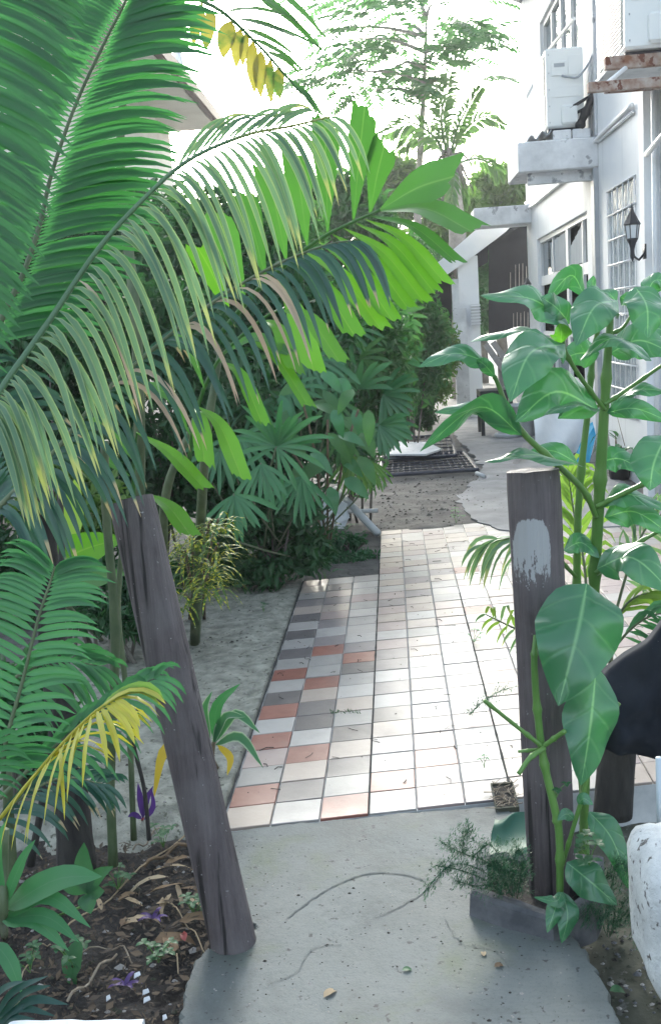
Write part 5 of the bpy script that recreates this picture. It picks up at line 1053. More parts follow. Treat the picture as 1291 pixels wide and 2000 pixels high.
LV = [  # base, middle, tip (px, px, Y), width, facing
 ([(1112, 640, 2.72), (1040, 585, 2.68), (938, 577, 2.62)], 66, (.1, -.75, .75)), ([(1112, 632, 2.74), (1085, 600, 2.7), (1055, 580, 2.68)], 60, (-.2, -.8, .5)),
 ([(1140, 575, 2.8), (1112, 538, 2.76), (1056, 604, 2.7)], 46, (.55, -.7, -.3)), ([(1206, 588, 2.74), (1160, 600, 2.66), (1124, 676, 2.6)], 88, (-.1, -.85, .5)),
 ([(1170, 600, 2.82), (1158, 570, 2.82), (1158, 538, 2.82)], 40, (.5, -.8, 0)), ([(1205, 592, 2.84), (1185, 572, 2.84), (1160, 578, 2.84)], 34, (0, -.7, .7)),
 ([(1240, 560, 2.66), (1262, 598, 2.6), (1264, 660, 2.56)], 84, (.1, -.95, .3)), ([(1262, 575, 2.7), (1278, 548, 2.7), (1310, 552, 2.7)], 44, (0, -.7, .7)),
 ([(1210, 580, 2.8), (1228, 590, 2.8), (1238, 618, 2.8)], 30, (-.6, -.7, -.2)),
 ([(1095, 672, 2.72), (1010, 645, 2.68), (918, 668, 2.6)], 44, (0, -.35, .95)), ([(1103, 672, 2.66), (1035, 690, 2.56), (996, 785, 2.5)], 108, (-.25, -.85, .55)),
 ([(1094, 670, 2.68), (1096, 650, 2.67), (1092, 632, 2.66)], 40, (.2, -1, .1), 'noni_lime'),
 ([(962, 712, 2.68), (890, 690, 2.64), (818, 716, 2.6)], 46, (.05, -.75, .65)), ([(966, 735, 2.68), (945, 712, 2.66), (930, 702, 2.65)], 26, (.4, -.8, -.4)),
 ([(1168, 802, 2.78), (1085, 765, 2.70), (1006, 824, 2.62)], 96, (.0, -.9, .35)), ([(1172, 800, 2.76), (1115, 790, 2.66), (1060, 812, 2.6)], 34, (0, -.4, .9)),
 ([(1170, 690, 2.86), (1130, 690, 2.86), (1100, 700, 2.85)], 56, (0, -.7, .2)), ([(1272, 705, 2.72), (1200, 660, 2.7), (1132, 704, 2.66)], 44, (0, -.55, .85)),
 ([(1190, 690, 2.84), (1250, 665, 2.8), (1330, 700, 2.76)], 74, (.1, -.7, .4)), ([(1200, 660, 2.9), (1260, 640, 2.88), (1320, 650, 2.86)], 50, (.1, -.5, .8)),
 ([(1018, 850, 2.7), (935, 795, 2.66), (820, 882, 2.58)], 62, (.15, -.7, -.55)), ([(1000, 830, 2.72), (930, 796, 2.7), (848, 806, 2.66)], 36, (0, -.7, .6)), ([(1000, 815, 2.74), (965, 795, 2.74), (932, 802, 2.74)], 22, (0, -.3, .95)),
 ([(1140, 912, 2.74), (1040, 888, 2.6), (946, 902, 2.55)], 52, (.05, -.35, .95)), ([(1128, 905, 2.84), (1075, 880, 2.84), (1020, 896, 2.84)], 40, (0, -.8, .4)),
 ([(1190, 800, 2.82), (1240, 762, 2.8), (1310, 765, 2.78)], 44, (0, -.5, .8)), ([(1185, 806, 2.8), (1240, 798, 2.76), (1312, 826, 2.72)], 40, (0, -.8, .1)),
 ([(1165, 905, 2.86), (1210, 896, 2.84), (1262, 925, 2.8)], 52, (0, -.8, .5)), ([(1300, 850, 2.66), (1276, 905, 2.6), (1268, 958, 2.58)], 90, (-.1, -.95, .3)), ([(1170, 985, 2.84), (1225, 965, 2.8), (1310, 1000, 2.76)], 56, (.1, -.6, .8)),
 ([(1180, 1010, 2.84), (1240, 1000, 2.82), (1310, 1045, 2.78)], 60, (0, -.8, .5)), ([(1165, 1110, 2.8), (1235, 1090, 2.74), (1320, 1165, 2.68)], 92, (.2, -.7, .65)), ([(1100, 1075, 2.86), (1135, 1060, 2.84), (1170, 1090, 2.82)], 44, (0, -.7, .6)),
 ([(1146, 1140, 2.6), (1126, 1240, 2.5), (1090, 1378, 2.46)], 172, (-.12, -.95, .28)), ([(1164, 1300, 2.62), (1152, 1420, 2.56), (1134, 1534, 2.54)], 108, (.12, -1, .18)),
 ([(1096, 1742, 2.5), (1085, 1760, 2.46), (1042, 1752, 2.44)], 28, (0, -.5, .8)), ([(1094, 1744, 2.5), (1082, 1780, 2.46), (1068, 1822, 2.44)], 36, (-.2, -1, .3)), ([(1098, 1742, 2.5), (1108, 1790, 2.46), (1096, 1842, 2.44)], 48, (.1, -1, .3)),
 ([(1150, 1585, 2.66), (1195, 1640, 2.6), (1232, 1742, 2.56)], 62, (.2, -.9, .4)), ([(1106, 1684, 2.52), (1150, 1720, 2.48), (1205, 1768, 2.45)], 76, (.1, -.8, .6)), ([(1120, 1600, 2.56), (1105, 1590, 2.55), (1088, 1602, 2.54)], 26, (0, -.8, .6)), ([(1128, 1570, 2.55), (1140, 1560, 2.54), (1158, 1572, 2.53)], 26, (0, -.8, .6))]
for q in LV: px_leaf(no, q[0], q[1], q[2], M[q[3] if len(q) > 3 else 'noni'], 'leaf', prof_ovate, 14, 8, .20, .32, None, None, .16)
# ---- areca palm behind the post
g = gnd(1190, 1330, .012)
ar = thing('areca_palm', 'slender palm with thin arching leaflets growing on the tiles behind the straight post', 'palm', g)
mb = MB()
for p in ((1140, 1230, 3.9), (1200, 1200, 3.9), (1080, 1180, 3.8)): mb.tube(cat_rom([g, mid(g, at(*p), .5)+V((0, 0, .04)), at(*p)], 8), .010, 6)
obj('stem', mb, M['cane'], ar, True)
fk = dict(t0=.25, r0=3, jit=.12, fold=.25)
frond(ar, [(1140, 1230, 3.9), (1090, 1120, 3.75), (1040, 1060, 3.65), (985, 1052, 3.6), (950, 1065, 3.58)], 12, 150, 8, [((-.55, -.3, .05), 2.4, .8, 1), ((-.3, .3, .3), 2.4, .9, .8)], [M['frond_pale']], **fk)
frond(ar, [(1100, 1260, 3.6), (1050, 1245, 3.5), (1000, 1225, 3.45), (948, 1200, 3.4)], 9, 105, 7, [((.4, -.2, .8), 1.8, .2, 1), ((-.3, .1, -.6), 1.4, .5, .5)], [M['frond_pale']], matf=lambda t, s: M['frond_lime'] if R.random() < .4 else M['frond_pale'], **fk)
frond(ar, [(1150, 1240, 4.0), (1140, 1100, 4.0), (1120, 1000, 4.0), (1110, 930, 4.0)], 14, 130, 11, [((.5, -.2, .5), 1.2, .6, 1), ((-.5, .2, .5), 1.2, .6, .8)], [M['frond_lime']], **fk)
frond(ar, [(1190, 1240, 3.9), (1230, 1100, 3.8), (1270, 1020, 3.75), (1330, 990, 3.7)], 16, 120, 8, [((.1, -.2, -.6), 2.2, .6, 1), ((-.2, .2, .5), 1.6, .6, .8)], [M['frond_pale']], **fk)
frond(ar, [(1180, 1290, 3.6), (1230, 1230, 3.5), (1280, 1200, 3.45), (1340, 1200, 3.4)], 14, 120, 9, [((.3, -.2, -.5), 1.6, .6, 1), ((.0, .2, .5), 1.4, .8, .8)], [M['frond_young']], **fk)
frond(ar, [(1185, 1270, 3.7), (1215, 1190, 3.65), (1260, 1160, 3.6), (1320, 1170, 3.6)], 14, 130, 9, [((.5, -.2, -.2), 1.4, .8, 1), ((.3, .2, .3), 1.4, .8, .8)], [M['frond_lime']], **fk)
# ---- asparagus ferns
def fern(label, g, arcs, seed, n=34):
    rr = random.Random(seed); t = thing('asparagus_fern', label, 'fern', g)
    for pts in arcs:
        P = cat_rom([at(*p) for p in pts], 22); mb = MB(); mb.tube(P, .0012, 4)
        for i in range(n):
            u = .12+.88*i/n; x = u*21; k = min(int(x), 20); p = P[k].lerp(P[k+1], x-k); T = (P[k+1]-P[k]).normalized(); l0 = .055*(1-.75*abs(u-.45)*1.3)
            for s in range(3):
                d = (V((rr.gauss(0, 1), rr.gauss(0, 1), rr.gauss(0, .7)))+T*.7).normalized(); e = p+d*l0
                for q in range(9):
                    o = p.lerp(e, (q+.5)/9); dd = (V((rr.gauss(0, 1), rr.gauss(0, 1), rr.gauss(0, 1)))+d).normalized()*.012; w = dd.cross(V((rr.random(), .3, 1))).normalized()*.0011
                    mb.add([o-w, o+w, o+dd], [(0, 1, 2)])
        obj('spray', mb, M['fern'], t)
gf = gnd(985, 1760, .03)
fern('feathery dark green fern spilling out of the broken block onto the concrete', gf, [[(1000, 1750, 2.66), (960, 1690, 2.62), (900, 1665, 2.6), (862, 1645, 2.58)], [(1000, 1750, 2.66), (940, 1700, 2.58), (880, 1690, 2.54), (825, 1745, 2.5)], [(990, 1755, 2.64), (950, 1720, 2.6), (900, 1700, 2.56), (850, 1690, 2.54)], [(1005, 1750, 2.66), (985, 1690, 2.62), (955, 1650, 2.6), (925, 1672, 2.58)], [(1000, 1752, 2.64), (1000, 1700, 2.6), (1010, 1660, 2.6), (1020, 1670, 2.6)], [(990, 1755, 2.62), (960, 1730, 2.55), (925, 1730, 2.53), (890, 1720, 2.5)], [(1000, 1750, 2.62), (985, 1720, 2.58), (970, 1690, 2.56), (960, 1680, 2.56)], [(900, 1680, 2.6), (905, 1640, 2.6), (912, 1622, 2.6)], [(1010, 1755, 2.62), (1000, 1715, 2.58), (985, 1700, 2.56), (950, 1690, 2.54)], [(1010, 1755, 2.62), (1015, 1720, 2.6), (1020, 1690, 2.6)]], 3)
gf = gnd(1190, 1830, -.1)
fern('feathery fern between the broken block and the white stone', gf, [[(1185, 1830, 2.6), (1190, 1760, 2.56), (1205, 1690, 2.55), (1240, 1700, 2.52)], [(1185, 1830, 2.6), (1165, 1780, 2.55), (1150, 1770, 2.5), (1145, 1800, 2.48)], [(1190, 1830, 2.6), (1220, 1760, 2.52), (1250, 1740, 2.48), (1275, 1735, 2.45)], [(1190, 1830, 2.6), (1200, 1780, 2.5), (1190, 1760, 2.48), (1175, 1800, 2.46)], [(1190, 1830, 2.6), (1215, 1790, 2.5), (1235, 1780, 2.48), (1240, 1840, 2.45)], [(1190, 1830, 2.6), (1180, 1730, 2.6), (1195, 1700, 2.58)]], 4)
gf = gnd(960, 1385, .013)
fern('single wispy fern strand lying across the pale tiles', gf, [[(1010, 1340, 4.15), (975, 1350, 4.1), (945, 1370, 4.05), (915, 1395, 4.0)]], 6, 40)
# ================================================================== FAR CLUTTER AND SMALL THINGS
# wire mesh panels on the earth, with a white board on them
def mesh_panel(label, cs, z, nx, ny, lift=0):
    c = [gnd(x, y, z) for x, y in cs]; t = thing('mesh_panel', label, 'mesh panel', c[0], 'dark wire mesh panels')
    mb = MB()
    for i in range(nx+1): u = i/nx; mb.tube([c[0].lerp(c[1], u), c[3].lerp(c[2], u)], .011, 5)
    for j in range(ny+1): v = j/ny; mb.tube([c[0].lerp(c[3], v)+V((0, 0, .012)), c[1].lerp(c[2], v)+V((0, 0, .012))], .007, 5)
    obj('wire_grid', mb, M['dark_steel'], t, kind='stuff')
    mb = MB()
    for a, b in ((0, 1), (1, 2), (2, 3), (3, 0)): mb.tube([c[a]+V((0, 0, .004)), c[b]+V((0, 0, .004))], .022, 6)
    obj('edge_bar', mb, M['dark_steel'], t)
mesh_panel('dark wire mesh panel lying on the earth at the end of the tiles', ((742, 930), (932, 918), (905, 884), (748, 896)), .05, 16, 7)
mesh_panel('second dark wire mesh panel partly under the white board', ((745, 898), (890, 890), (880, 850), (760, 858)), .09, 12, 6)
mb = MB(); q = [gnd(x, y, .13) for x, y in ((750, 890), (832, 890), (862, 880), (835, 866), (752, 866))]; mb.prism(q, (0, 0, .02)); o = obj('white_board', mb, M['slab_white']); tag(o, 'white board lying on the wire mesh panels', 'board')
for lab, a, b, r in (('grey pipe sloping from the shrubs down to the tile corner', (655, 955, 8.6), (738, 1042, 7.95), .030), ('thin pale pipe lying level behind the sloping pipe', (655, 1000, 8.5), (738, 997, 8.5), .018), ('short pale pipe end lying beside the wire mesh panel', (930, 924, 10.6), (946, 931, 10.5), .022)):
    A, Bq = at(*a), at(*b); mb = MB(); mb.tube([A, Bq], r, 8); o = obj('pipe', mb, M['pvc'], None, True); tag(o, lab, 'pipe', 'pipes at the end of the tiles')
# stacked pale rubbish by the shrubs
mb = MB()
for i in range(7):
    c = at(640+R.uniform(-18, 24), 985+R.uniform(-28, 40), 8.3+R.uniform(-.1, .1)); a = R.uniform(0, 3); d = V((math.cos(a)*.09, .05, math.sin(a)*.09)); e = V((-d.z, .02, d.x))*.6
    mb.prism([c-d-e, c+d-e, c+d+e, c-d+e], (0, .012, 0))
o = obj('rubbish', mb, M['white_sheet'], kind='stuff')
# black table with junk at the end of the apron
t = thing('black_table', 'black metal table frame loaded with junk beside the canopy post', 'table', V((at(965, 830, 14.5).x, 14.5, 0)))
x0, x1 = at(937, 800, 14.5).x, at(1000, 800, 14.5).x; zt = at(965, 762, 14.5).z
mb = MB(); mb.box(x0, x1, 14.4, 15.0, zt-.08, zt); obj('top', mb, M['black'], t)
for x in (x0, x1-.05):
    for y in (14.4, 14.95): mb = MB(); mb.box(x, x+.05, y, y+.05, -.02, zt-.081); obj('leg', mb, M['black'], t)
mb = MB(); mb.box(x0+.05, x1-.05, 14.42, 14.45, .3, .36); obj('rail', mb, M['black'], t)
for lab, a, b in (('grey plank leaning above the black table, nearer the post', (948, 672), (986, 726)), ('grey plank leaning above the black table, nearer the wall', (962, 668), (1000, 720))):
    A, Bq = at(*a, 15.2), at(*b, 14.9); d = (Bq-A).normalized(); e = d.cross(V((0, 1, 0)))*.05; mb = MB(); mb.prism([A-e, Bq-e, Bq+e, A+e], (0, .03, 0)); o = obj('plank', mb, M['card']); tag(o, lab, 'plank', 'planks on the black table')
mb = MB(); mb.box(at(975, 740, 15.1).x, at(1000, 740, 15.1).x, 15.05, 15.3, zt+.002, zt+.42); o = obj('cardboard_box', mb, M['card']); tag(o, 'cardboard box standing on the black table', 'box')
c = gnd(992, 852, .03); mb = MB(); mb.tube([c+V((.16*math.cos(a*math.pi/10), .16*math.sin(a*math.pi/10), .02)) for a in range(21)], .035, 8, False); o = obj('old_tyre', mb, M['grey_plastic'], None, True); tag(o, 'small grey ring lying on the cement by the junk', 'ring')
def bucket(label, px, py, Y, r, h, mat):
    c = V((at(px, py, Y).x, Y, .025)); mb = MB(); n = 18; prof = [(0, .75), (0.0, .8), (1, 1), (1.0, 1.08), (.94, 1.08), (.94, .93), (.1, .72)]
    vs = [c+V((r*q*math.cos(2*math.pi*k/n), r*q*math.sin(2*math.pi*k/n), h*z)) for z, q in prof for k in range(n)]
    mb.add(vs, [(i*n+k, i*n+(k+1) % n, (i+1)*n+(k+1) % n, (i+1)*n+k) for i in range(len(prof)-1) for k in range(n)]+[tuple(range(n-1, -1, -1)), tuple(range(6*n, 7*n))]); o = obj('bucket', mb, M[mat], None, True); tag(o, label, 'bucket', 'buckets by the house wall')
bucket('pale bucket behind the white sheet', 1024, 830, 14.2, .20, .42, 'slab_white'); bucket('grey bucket against the wall under the lower window', 1070, 800, 14.0, .19, .5, 'grey_plastic')
o = (lambda mb: (mb.box(at(1018, 700, 15.2).x, 2.15, 15.2, 15.9, .02, 1.1, 0, .01), obj('low_cabinet', mb, M['slab_white']))[1])(MB()); tag(o, 'low pale cabinet against the far end of the wall', 'cabinet')
# white sheet, blue board and sticks leaning on the wall
def lean(name, label, cat, pts, Y, mat, th=.02, bulge=0):
    P = [at(x, y, yy) for (x, y), yy in zip(pts, Y)]; mb = MB(); mb.prism(P, (0.004, th, 0)); o = obj(name, mb, M[mat]); return tag(o, label, cat)
vs = []; n = 12; A = [at(1040, 806, 12.3), at(1100, 798, 12.5), at(1158, 806, 12.7)]; Bq = [at(1042, 905, 11.7), at(1095, 908, 11.9), at(1150, 902, 12.2)]
for j in range(n+1):
    for i in range(n+1): p = cat_rom(A, n+1)[i].lerp(cat_rom(Bq, n+1)[i], j/n); vs.append(p+V((0, -.06*math.sin(i*.9+j*.3)-.10*math.sin(math.pi*j/n), .02*math.sin(i*.7))))
f0 = [(j*(n+1)+i, j*(n+1)+i+1, (j+1)*(n+1)+i+1, (j+1)*(n+1)+i) for j in range(n) for i in range(n)]
mb = MB(); mb.add(vs, f0); o = obj('white_plastic_sheet', mb, M['white_sheet'], None, True); tag(o, 'rumpled white plastic sheet leaning over junk by the house wall', 'plastic sheet')
lean('blue_board', 'bright blue board leaning beside the white plastic sheet', 'board', ((1116, 905), (1150, 906), (1172, 812), (1148, 830)), (11.2, 11.3, 11.9, 11.8), 'blue')
lean('brown_board', 'brown board leaning against the wall next to the blue board', 'board', ((1150, 908), (1160, 908), (1184, 815), (1174, 812)), (11.3, 11.3, 11.9, 11.9), 'card')
lean('grey_board', 'grey brown sheet leaning on the wall behind the plant stems', 'board', ((1184, 890), (1210, 890), (1212, 838), (1186, 838)), (10.9, 10.7, 10.8, 11.0), 'card')
lean('scrap_panel', 'dark edged scrap panel lying at the foot of the white plastic sheet', 'panel', ((1000, 905), (1012, 908), (1036, 868), (1022, 866)), (11.4, 11.4, 11.9, 11.9), 'card')
for lab, a, b in (('pale stick leaning upright against the house wall', (1203, 900, 10.5), (1205, 815, 10.7)), ('thin cane leaning slantwise against the house wall', (1222, 870, 10.2), (1204, 800, 10.6))):
    mb = MB(); mb.tube([at(*a), at(*b)], .018, 6); o = obj('stick', mb, M['twig'], None, True); tag(o, lab, 'stick', 'sticks against the wall')
def potted(label, px, py, Y, seed, h, lp):
    rr = random.Random(seed); b = V((at(px, py, Y).x, Y, .02)); t = thing('potted_plant', label, 'potted plant', b); n = 14; mb = MB(); pr = [(0, .09), (.2, .12), (.2, .13), (.17, .115)]
    vs = [b+V((q*math.cos(2*math.pi*k/n), q*math.sin(2*math.pi*k/n), z)) for z, q in pr for k in range(n)]; mb.add(vs, [(i*n+k, i*n+(k+1) % n, (i+1)*n+(k+1) % n, (i+1)*n+k) for i in range(3) for k in range(n)]+[tuple(range(n-1, -1, -1)), tuple(range(3*n, 4*n))]); obj('pot', mb, M['black'], t, True)
    for i in range(lp):
        a = rr.uniform(0, 6.28); d = V((math.cos(a)*.7, math.sin(a)*.7, 1)); pts = droop_path(b+V((0, 0, .18)), d, h*rr.uniform(.6, 1.1), 1.3, 6); obj('leaf', strip_pts(pts, .045, d.cross(V((0, 0, 1))).cross(d), prof_lance, fold=.2), M['rhapis'], t, True)
potted('spiky dark potted plant at the foot of the house wall', 1210, 960, 10.0, 3, .38, 18); potted('small leafy potted plant beside the leaning stick', 1222, 890, 10.6, 5, .62, 9)
# ---- soil bed litter
g0 = lambda x, y: gnd(x, y, -.035)
def dry_leaf(px, py, L, w, a, mat, lab=None, z=-.03, name='dry_leaf'):
    p = gnd(px, py, z); d = V((math.cos(a), math.sin(a), R.uniform(-.05, .3))); pts = droop_path(p, d, L, R.uniform(.4, 1.2), 5); mb = strip_pts(pts, w, (R.uniform(-.4, .4), R.uniform(-.4, .4), 1), prof_lance, fold=R.uniform(.1, .6), wav=.2); o = obj(name, mb, M[mat], None, True); tag(o, lab or ('narrow straw coloured dry leaf in the litter on the dark soil' if mat == 'straw' else 'curled dark brown dry leaf in the litter on the dark soil'), 'leaf', 'straw coloured dry leaves' if mat == 'straw' else 'brown dry leaves'); return o
for x, y, L, w, a, mt in [(300, 1700, .13, .012, .3, 'straw'), (330, 1712, .16, .016, -2.6, 'straw'), (345, 1725, .12, .014, -1.2, 'straw'), (318, 1752, .10, .014, -1.4, 'straw'), (290, 1745, .12, .022, .4, 'brown_leaf'), (350, 1735, .12, .03, -.2, 'brown_leaf'), (280, 1770, .11, .02, 2.6, 'straw'), (335, 1745, .09, .012, -1.8, 'straw'), (360, 1752, .12, .013, -.7, 'straw'), (255, 1795, .10, .02, .2, 'straw'), (320, 1690, .14, .02, .9, 'brown_leaf'), (240, 1808, .09, .02, 1.8, 'brown_leaf'), (270, 1800, .07, .025, 3, 'straw'), (305, 1765, .06, .02, 0, 'straw'), (370, 1700, .13, .02, .5, 'brown_leaf'), (230, 1760, .1, .018, 1, 'brown_leaf'), (200, 1780, .12, .015, 2, 'straw'), (350, 1800, .12, .04, .1, 'brown_leaf'), (300, 1840, .13, .04, .4, 'brown_leaf'), (340, 1860, .1, .04, 2, 'brown_leaf')]:
    dry_leaf(x, y, L, w, a, mt)
for lab, pts, r, mt in (('long pale stalk lying diagonally across the litter', [(112, 1830), (230, 1738), (362, 1626)], .0028, 'straw'), ('thick tan stick lying on the soil near the white kerb', [(132, 1956), (180, 1908), (228, 1858)], .004, 'twig'), ('thin pale stalk leaning towards the leaning post foot', [(338, 1770), (372, 1812), (402, 1858)], .002, 'straw'), ('reddish dry stalk below the sand edge', [(280, 1695), (330, 1662), (385, 1645)], .006, 'brown_leaf'), ('curved dry twig across the middle of the litter', [(160, 1862), (230, 1848), (262, 1880)], .0025, 'twig'), ('fine grey twig beside the lobed leaf', [(260, 1660), (290, 1640), (326, 1602)], .003, 'twig'), ('forked thin stem on the soil under the strap leaves', [(40, 1920), (70, 1860), (98, 1838)], .002, 'straw'), ('pale bent stalk near the concrete edge', [(330, 1856), (345, 1862), (348, 1895)], .002, 'straw')):
    P = cat_rom([gnd(x, y, -.025) for x, y in pts], 10); mb = MB(); mb.tube([p+V((0, 0, .012*math.sin(i*1.3))) for i, p in enumerate(P)], r, 5); o = obj('dry_stalk', mb, M[mt], None, True); tag(o, lab, 'stalk', 'dry stalks on the soil bed')
rs = np.random.default_rng(9)
mb = MB()
for i in range(5200):
    x, y = rs.uniform(-1.3, -.46), rs.uniform(1.75, 3.16); p = V((x, y, -.045+rs.uniform(0, .03))); a = rs.uniform(0, 6.3); l = rs.choice((.008, .014, .024, .038), p=(.48, .3, .16, .06)); d = V((math.cos(a)*l, math.sin(a)*l, rs.uniform(-.01, .014))); w = V((-d.y, d.x, rs.uniform(-.3, .3)*l))*rs.uniform(.06, .35)
    mb.add([p, p+d*.5+w, p+d, p+d*.5-w], [(0, 1, 2), (0, 2, 3)])
obj('leaf_litter', mb, leaf_mat('mixed_litter', (.022, .016, .013), (.12, .085, .055), .9, .05, (1, .9, .7)), kind='stuff')
def pebbles(name, n, region, mats, s0, s1, z, seed, flat=.6, cond=None):
    rs = np.random.default_rng(seed); mb = MB()
    for i in range(n):
        x, y = rs.uniform(region[0], region[1]), rs.uniform(region[2], region[3])
        if cond and not cond(x, y): continue
        s = rs.uniform(s0, s1)*(1 if rs.random() > .08 else 1.8); a = rs.uniform(0, 6.3); c = V((x, y, z)); vs = []
        for k in range(5): q = a+k*1.2566; rr = s*rs.uniform(.6, 1.1); vs.append(c+V((math.cos(q)*rr, math.sin(q)*rr*rs.uniform(.6, 1), 0)))
        vs.append(c+V((0, 0, s*flat))); mb.add(vs, [(k, (k+1) % 5, 5) for k in range(5)], None, int(rs.integers(0, len(mats))))
    return obj(name, mb, [M[m] for m in mats], kind='stuff')
def on_slab(x, y):
    px, py = topx((x, y, 0)); return (430 < px < 1090 and 1640 < py < 1850) or (390 < px < 1130 and 1850 <= py < 2050)
pebbles('slab_debris', 900, (-.75, .45, 1.9, 3.2), ('dark_trunk', 'soil', 'card'), .0012, .0042, .0096, 4, .5, on_slab)
pebbles('soil_gravel', 900, (-1.3, -.46, 1.75, 3.1), ('soil', 'bed_side', 'card', 'dark_trunk'), .004, .014, -.05, 5)
pebbles('edge_gravel', 500, (.32, .62, 1.8, 2.75), ('bed_side', 'block', 'soil', 'bed_side', 'card'), .003, .010, -.115, 6)
pebbles('sand_debris', 500, (-1.3, -.66, 3.2, 6.5), ('sand', 'soil', 'card', 'sand'), .003, .010, .006, 7)
pebbles('earth_debris', 500, (-.2, 1.4, 8.1, 10.8), ('soil', 'card', 'ground', 'ground'), .006, .02, .015, 8)
pebbles('tile_debris', 260, (-.62, .9, 3.3, 8.0), ('dark_trunk', 'twig', 'soil'), .0015, .005, .0135, 10, .5, lambda x, y: x > -.15 or y < 6.4)
mb = MB()
for i in range(150):
    x, y = R.uniform(-.62, 1.2), R.uniform(3.4, 8.0)
    if x < -.16 and y > 6.4: continue
    a = R.uniform(0, 6.3); l = R.uniform(.015, .06); p = V((x, y, .0145)); mb.tube([p, p+V((math.cos(a)*l*.5, math.sin(a)*l*.5, .003)), p+V((math.cos(a+.3)*l, math.sin(a+.3)*l, 0))], R.uniform(.0008, .0018), 4)
obj('twig_debris', mb, M['dark_trunk'], kind='stuff')
mb = MB(); P = [gnd(845, 1640, .002)]
for (x, y, mat, lab, nm, L, w, a) in ((632, 1948, 'straw', 'pale yellow green fallen leaf on the concrete slab', 'fallen_leaf', .055, .022, .9), (785, 1895, 'weed', 'tiny green leaf scrap on the concrete slab', 'leaf_scrap', .03, .018, .2), (945, 1868, 'straw', 'pale dry leaf curled below the broken block', 'dry_leaf', .03, .014, 1.6), (965, 1888, 'brown_leaf', 'brown leaf crumb on the concrete below the block', 'leaf_scrap', .03, .018, .4), (1190, 1935, 'weed', 'small yellowish green leaf at the slab edge by the gravel', 'fallen_leaf', .04, .03, 0)):
    p = gnd(x, y, .012); d = V((math.cos(a), math.sin(a), .15)); o = obj(nm, strip_pts(droop_path(p, d, L, .8, 5), w, (0, 0, 1), prof_ovate, fold=.3), M[mat], None, True); tag(o, lab, 'leaf')
for (x, y, l, a, lab) in ((560, 1930+9, .05, .1, 0),): pass
for lab, x, y in (('white paper scrap on the soil near the concrete edge, upper one', 285, 1938), ('white paper scrap on the soil near the concrete edge, lower one', 287, 1953), ('small white chip on the soil beside the paper scraps', 212, 1950), ('grey shell fragment above the paper scraps', 268, 1905), ('tiny white chip next to the white kerb', 322, 1988)):
    p = gnd(x, y, -.028); mb = MB(); s = .006 if 'chip' in lab else .009; d = V((s, s*R.uniform(-.2, .3), .004)); e = V((-.002, .0045, .002)); mb.prism([p-d-e, p+d-e, p+d*.9+e, p-d*.6+e*1.4], (0, 0, .002)); o = obj('paper_scrap', mb, M['slab_white']); tag(o, lab, 'scrap', 'white scraps on the soil')
for lab, x, y in (('purple leaf sprig in the middle of the litter', 300, 1795), ('purple leaf sprig near the paper scraps', 245, 1925)):
    t = thing('purple_sprig', lab, 'plant', gnd(x, y, -.05), 'purple sprigs in the litter')
    for k in range(5):
        a = k*1.3; d = V((math.cos(a), math.sin(a)*.6, .5)); obj('leaf', strip_pts(droop_path(gnd(x, y, -.04), d, .05, .7, 5), .014, d.cross(V((0, 0, 1))).cross(d), prof_lance, fold=.3), M['purple'], t, True)
o = obj('red_leaf', strip_pts(droop_path(gnd(362, 1838, -.03), V((-.3, .8, .3)), .05, .8, 5), .02, (0, -.4, 1), prof_ovate, fold=.3, wav=.3), M['redleaf'], None, True); tag(o, 'small red leaf on the soil beside the leaning post foot', 'leaf')
# white kerb at the bottom edge
a, b = gnd(-160, 1990, .02), gnd(282, 1988, .02); mb = MB(); d = (b-a).normalized(); n_ = V((d.y, -d.x, 0))
A = []; m = 16
for i in range(m+1):
    p = a.lerp(b, i/m); j = R.uniform(-.003, .003); q = p+n_*.16
    A += [(p.x, p.y+j, -.1), (p.x, p.y+j, .014), (p.x+n_.x*.006, p.y+n_.y*.006+j, .02), (q.x, q.y, .02), (q.x, q.y, -.1)]
mb.add(A, [(5*i+k, 5*i+k+1, 5*(i+1)+k+1, 5*(i+1)+k) for i in range(m) for k in range(4)]+[(0, 1, 2, 3, 4), tuple(5*m+k for k in (4, 3, 2, 1, 0))]); o = obj('white_kerb', mb, M['white_paint']); tag(o, 'white painted kerb edge along the bottom beside the soil', 'kerb')
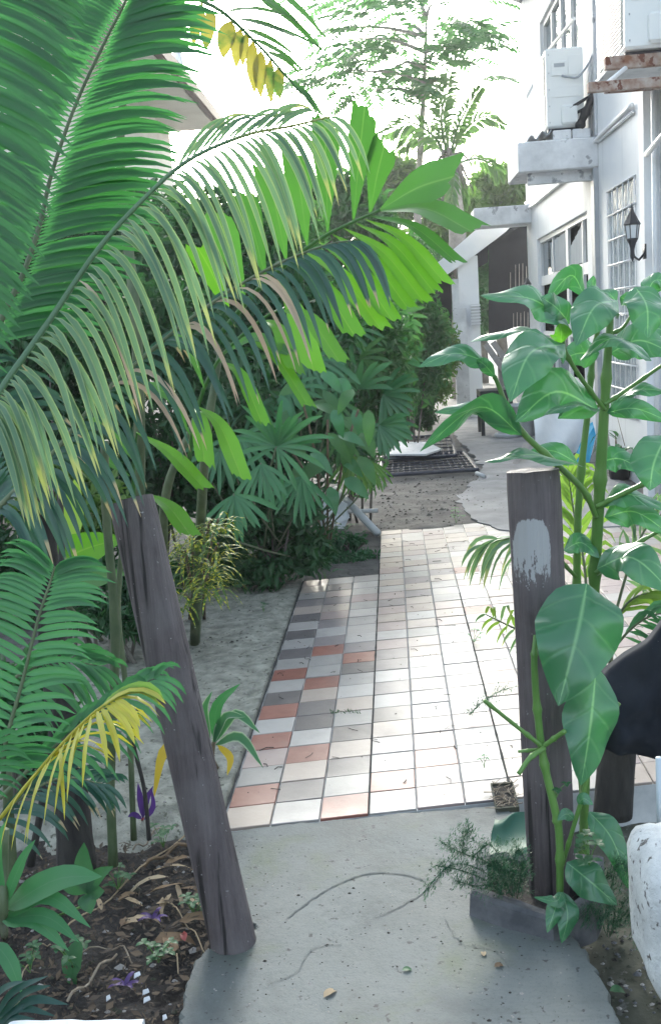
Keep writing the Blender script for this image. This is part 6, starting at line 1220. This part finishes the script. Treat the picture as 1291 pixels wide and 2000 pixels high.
# little weeds
def weed(label, px, py, z, n, s, seed, mat='weed', Y=None):
    rr = random.Random(seed); g = gnd(px, py, z) if Y is None else at(px, py, Y); t = thing('weed', label, 'weed', g, 'small weeds'); mb = MB()
    for k in range(n):
        a = rr.uniform(0, 6.28); h = s*rr.uniform(.3, 1); e = g+V((math.cos(a)*s*.6*rr.random(), math.sin(a)*s*.6*rr.random(), h)); mb.tube(cat_rom([g, g.lerp(e, .5)+V((0, 0, .01)), e], 5), .0012, 4)
        for q in range(3):
            b = a+q*2.1; d = V((math.cos(b), math.sin(b), .2)); obj('leaf', strip_pts(droop_path(e, d, s*.30, .5, 4), s*.2, d.cross(V((0, 0, 1))).cross(d), prof_ovate, fold=.15), M[mat], t, True)
    obj('stem', mb, M['stem_green'], t)
weed('tiny weed growing from the dark joint in the middle of the tiles', 925, 1255, .014, 6, .07, 1); weed('tiny weed in the tile joint beside the drain hole', 945, 1500, .014, 3, .05, 2); weed('clover-like seedlings at the foot of the straight post', 1150, 1690, .0, 7, .10, 3, Y=2.5); weed('round leaved seedlings beside the green stems', 1085, 1560, .0, 3, .06, 4, Y=2.56)
for q, (lab, x, y) in enumerate((('low green weed in the litter beside the brown palm base', 232, 1740), ('low green weed in the litter under the strap leaves', 60, 1900), ('small weed on the dark soil above the paper scraps', 310, 1880), ('small weed in the litter close to the leaning post', 380, 1790), ('low weed on the soil behind the blue green plant', 150, 1900), ('tiny weed at the sand edge behind the litter', 320, 1655))): weed(lab, x, y, -.04, 7, .08, 20+q)
weed('small green seedling on the sand by the shrubs', 515, 1195, .012, 4, .06, 6); weed('leafy seedlings by the corner of the strip of tiles', 635, 1130, .01, 7, .16, 7); weed('low green tuft at the far edge of the tiles', 890, 1022, .01, 8, .12, 8, 'bush_mid'); weed('leafy seedling beside the pipes', 660, 1060, .01, 8, .2, 9)
mb = MB(); rr = random.Random(2)
for i in range(60):
    p = gnd(rr.uniform(645, 705), 1391+rr.uniform(-3, 3), .014); d = V((rr.gauss(0, .005), rr.gauss(0, .005), rr.uniform(.004, .014))); w = V((.0015, 0, 0)); mb.add([p-w, p+w, p+d], [(0, 1, 2)])
obj('joint_moss', mb, M['bush_dark'], kind='stuff')
# ================================================================== AIR
mb = MB(); mb.box(-125, 125, -125, 125, -1.2, 12.5); hz = obj('haze', mb, [], kind='stuff')
hm = bpy.data.materials.new('hazy_air'); hm.use_nodes = True; ht = hm.node_tree; ht.nodes.clear()
pv = ht.nodes.new('ShaderNodeVolumePrincipled'); pv.inputs['Color'].default_value = (.95, .97, 1, 1); pv.inputs['Density'].default_value = .0018; pv.inputs['Anisotropy'].default_value = .35
ho = ht.nodes.new('ShaderNodeOutputMaterial'); ht.links.new(pv.outputs[0], ho.inputs['Volume']); hz.data.materials.append(hm)
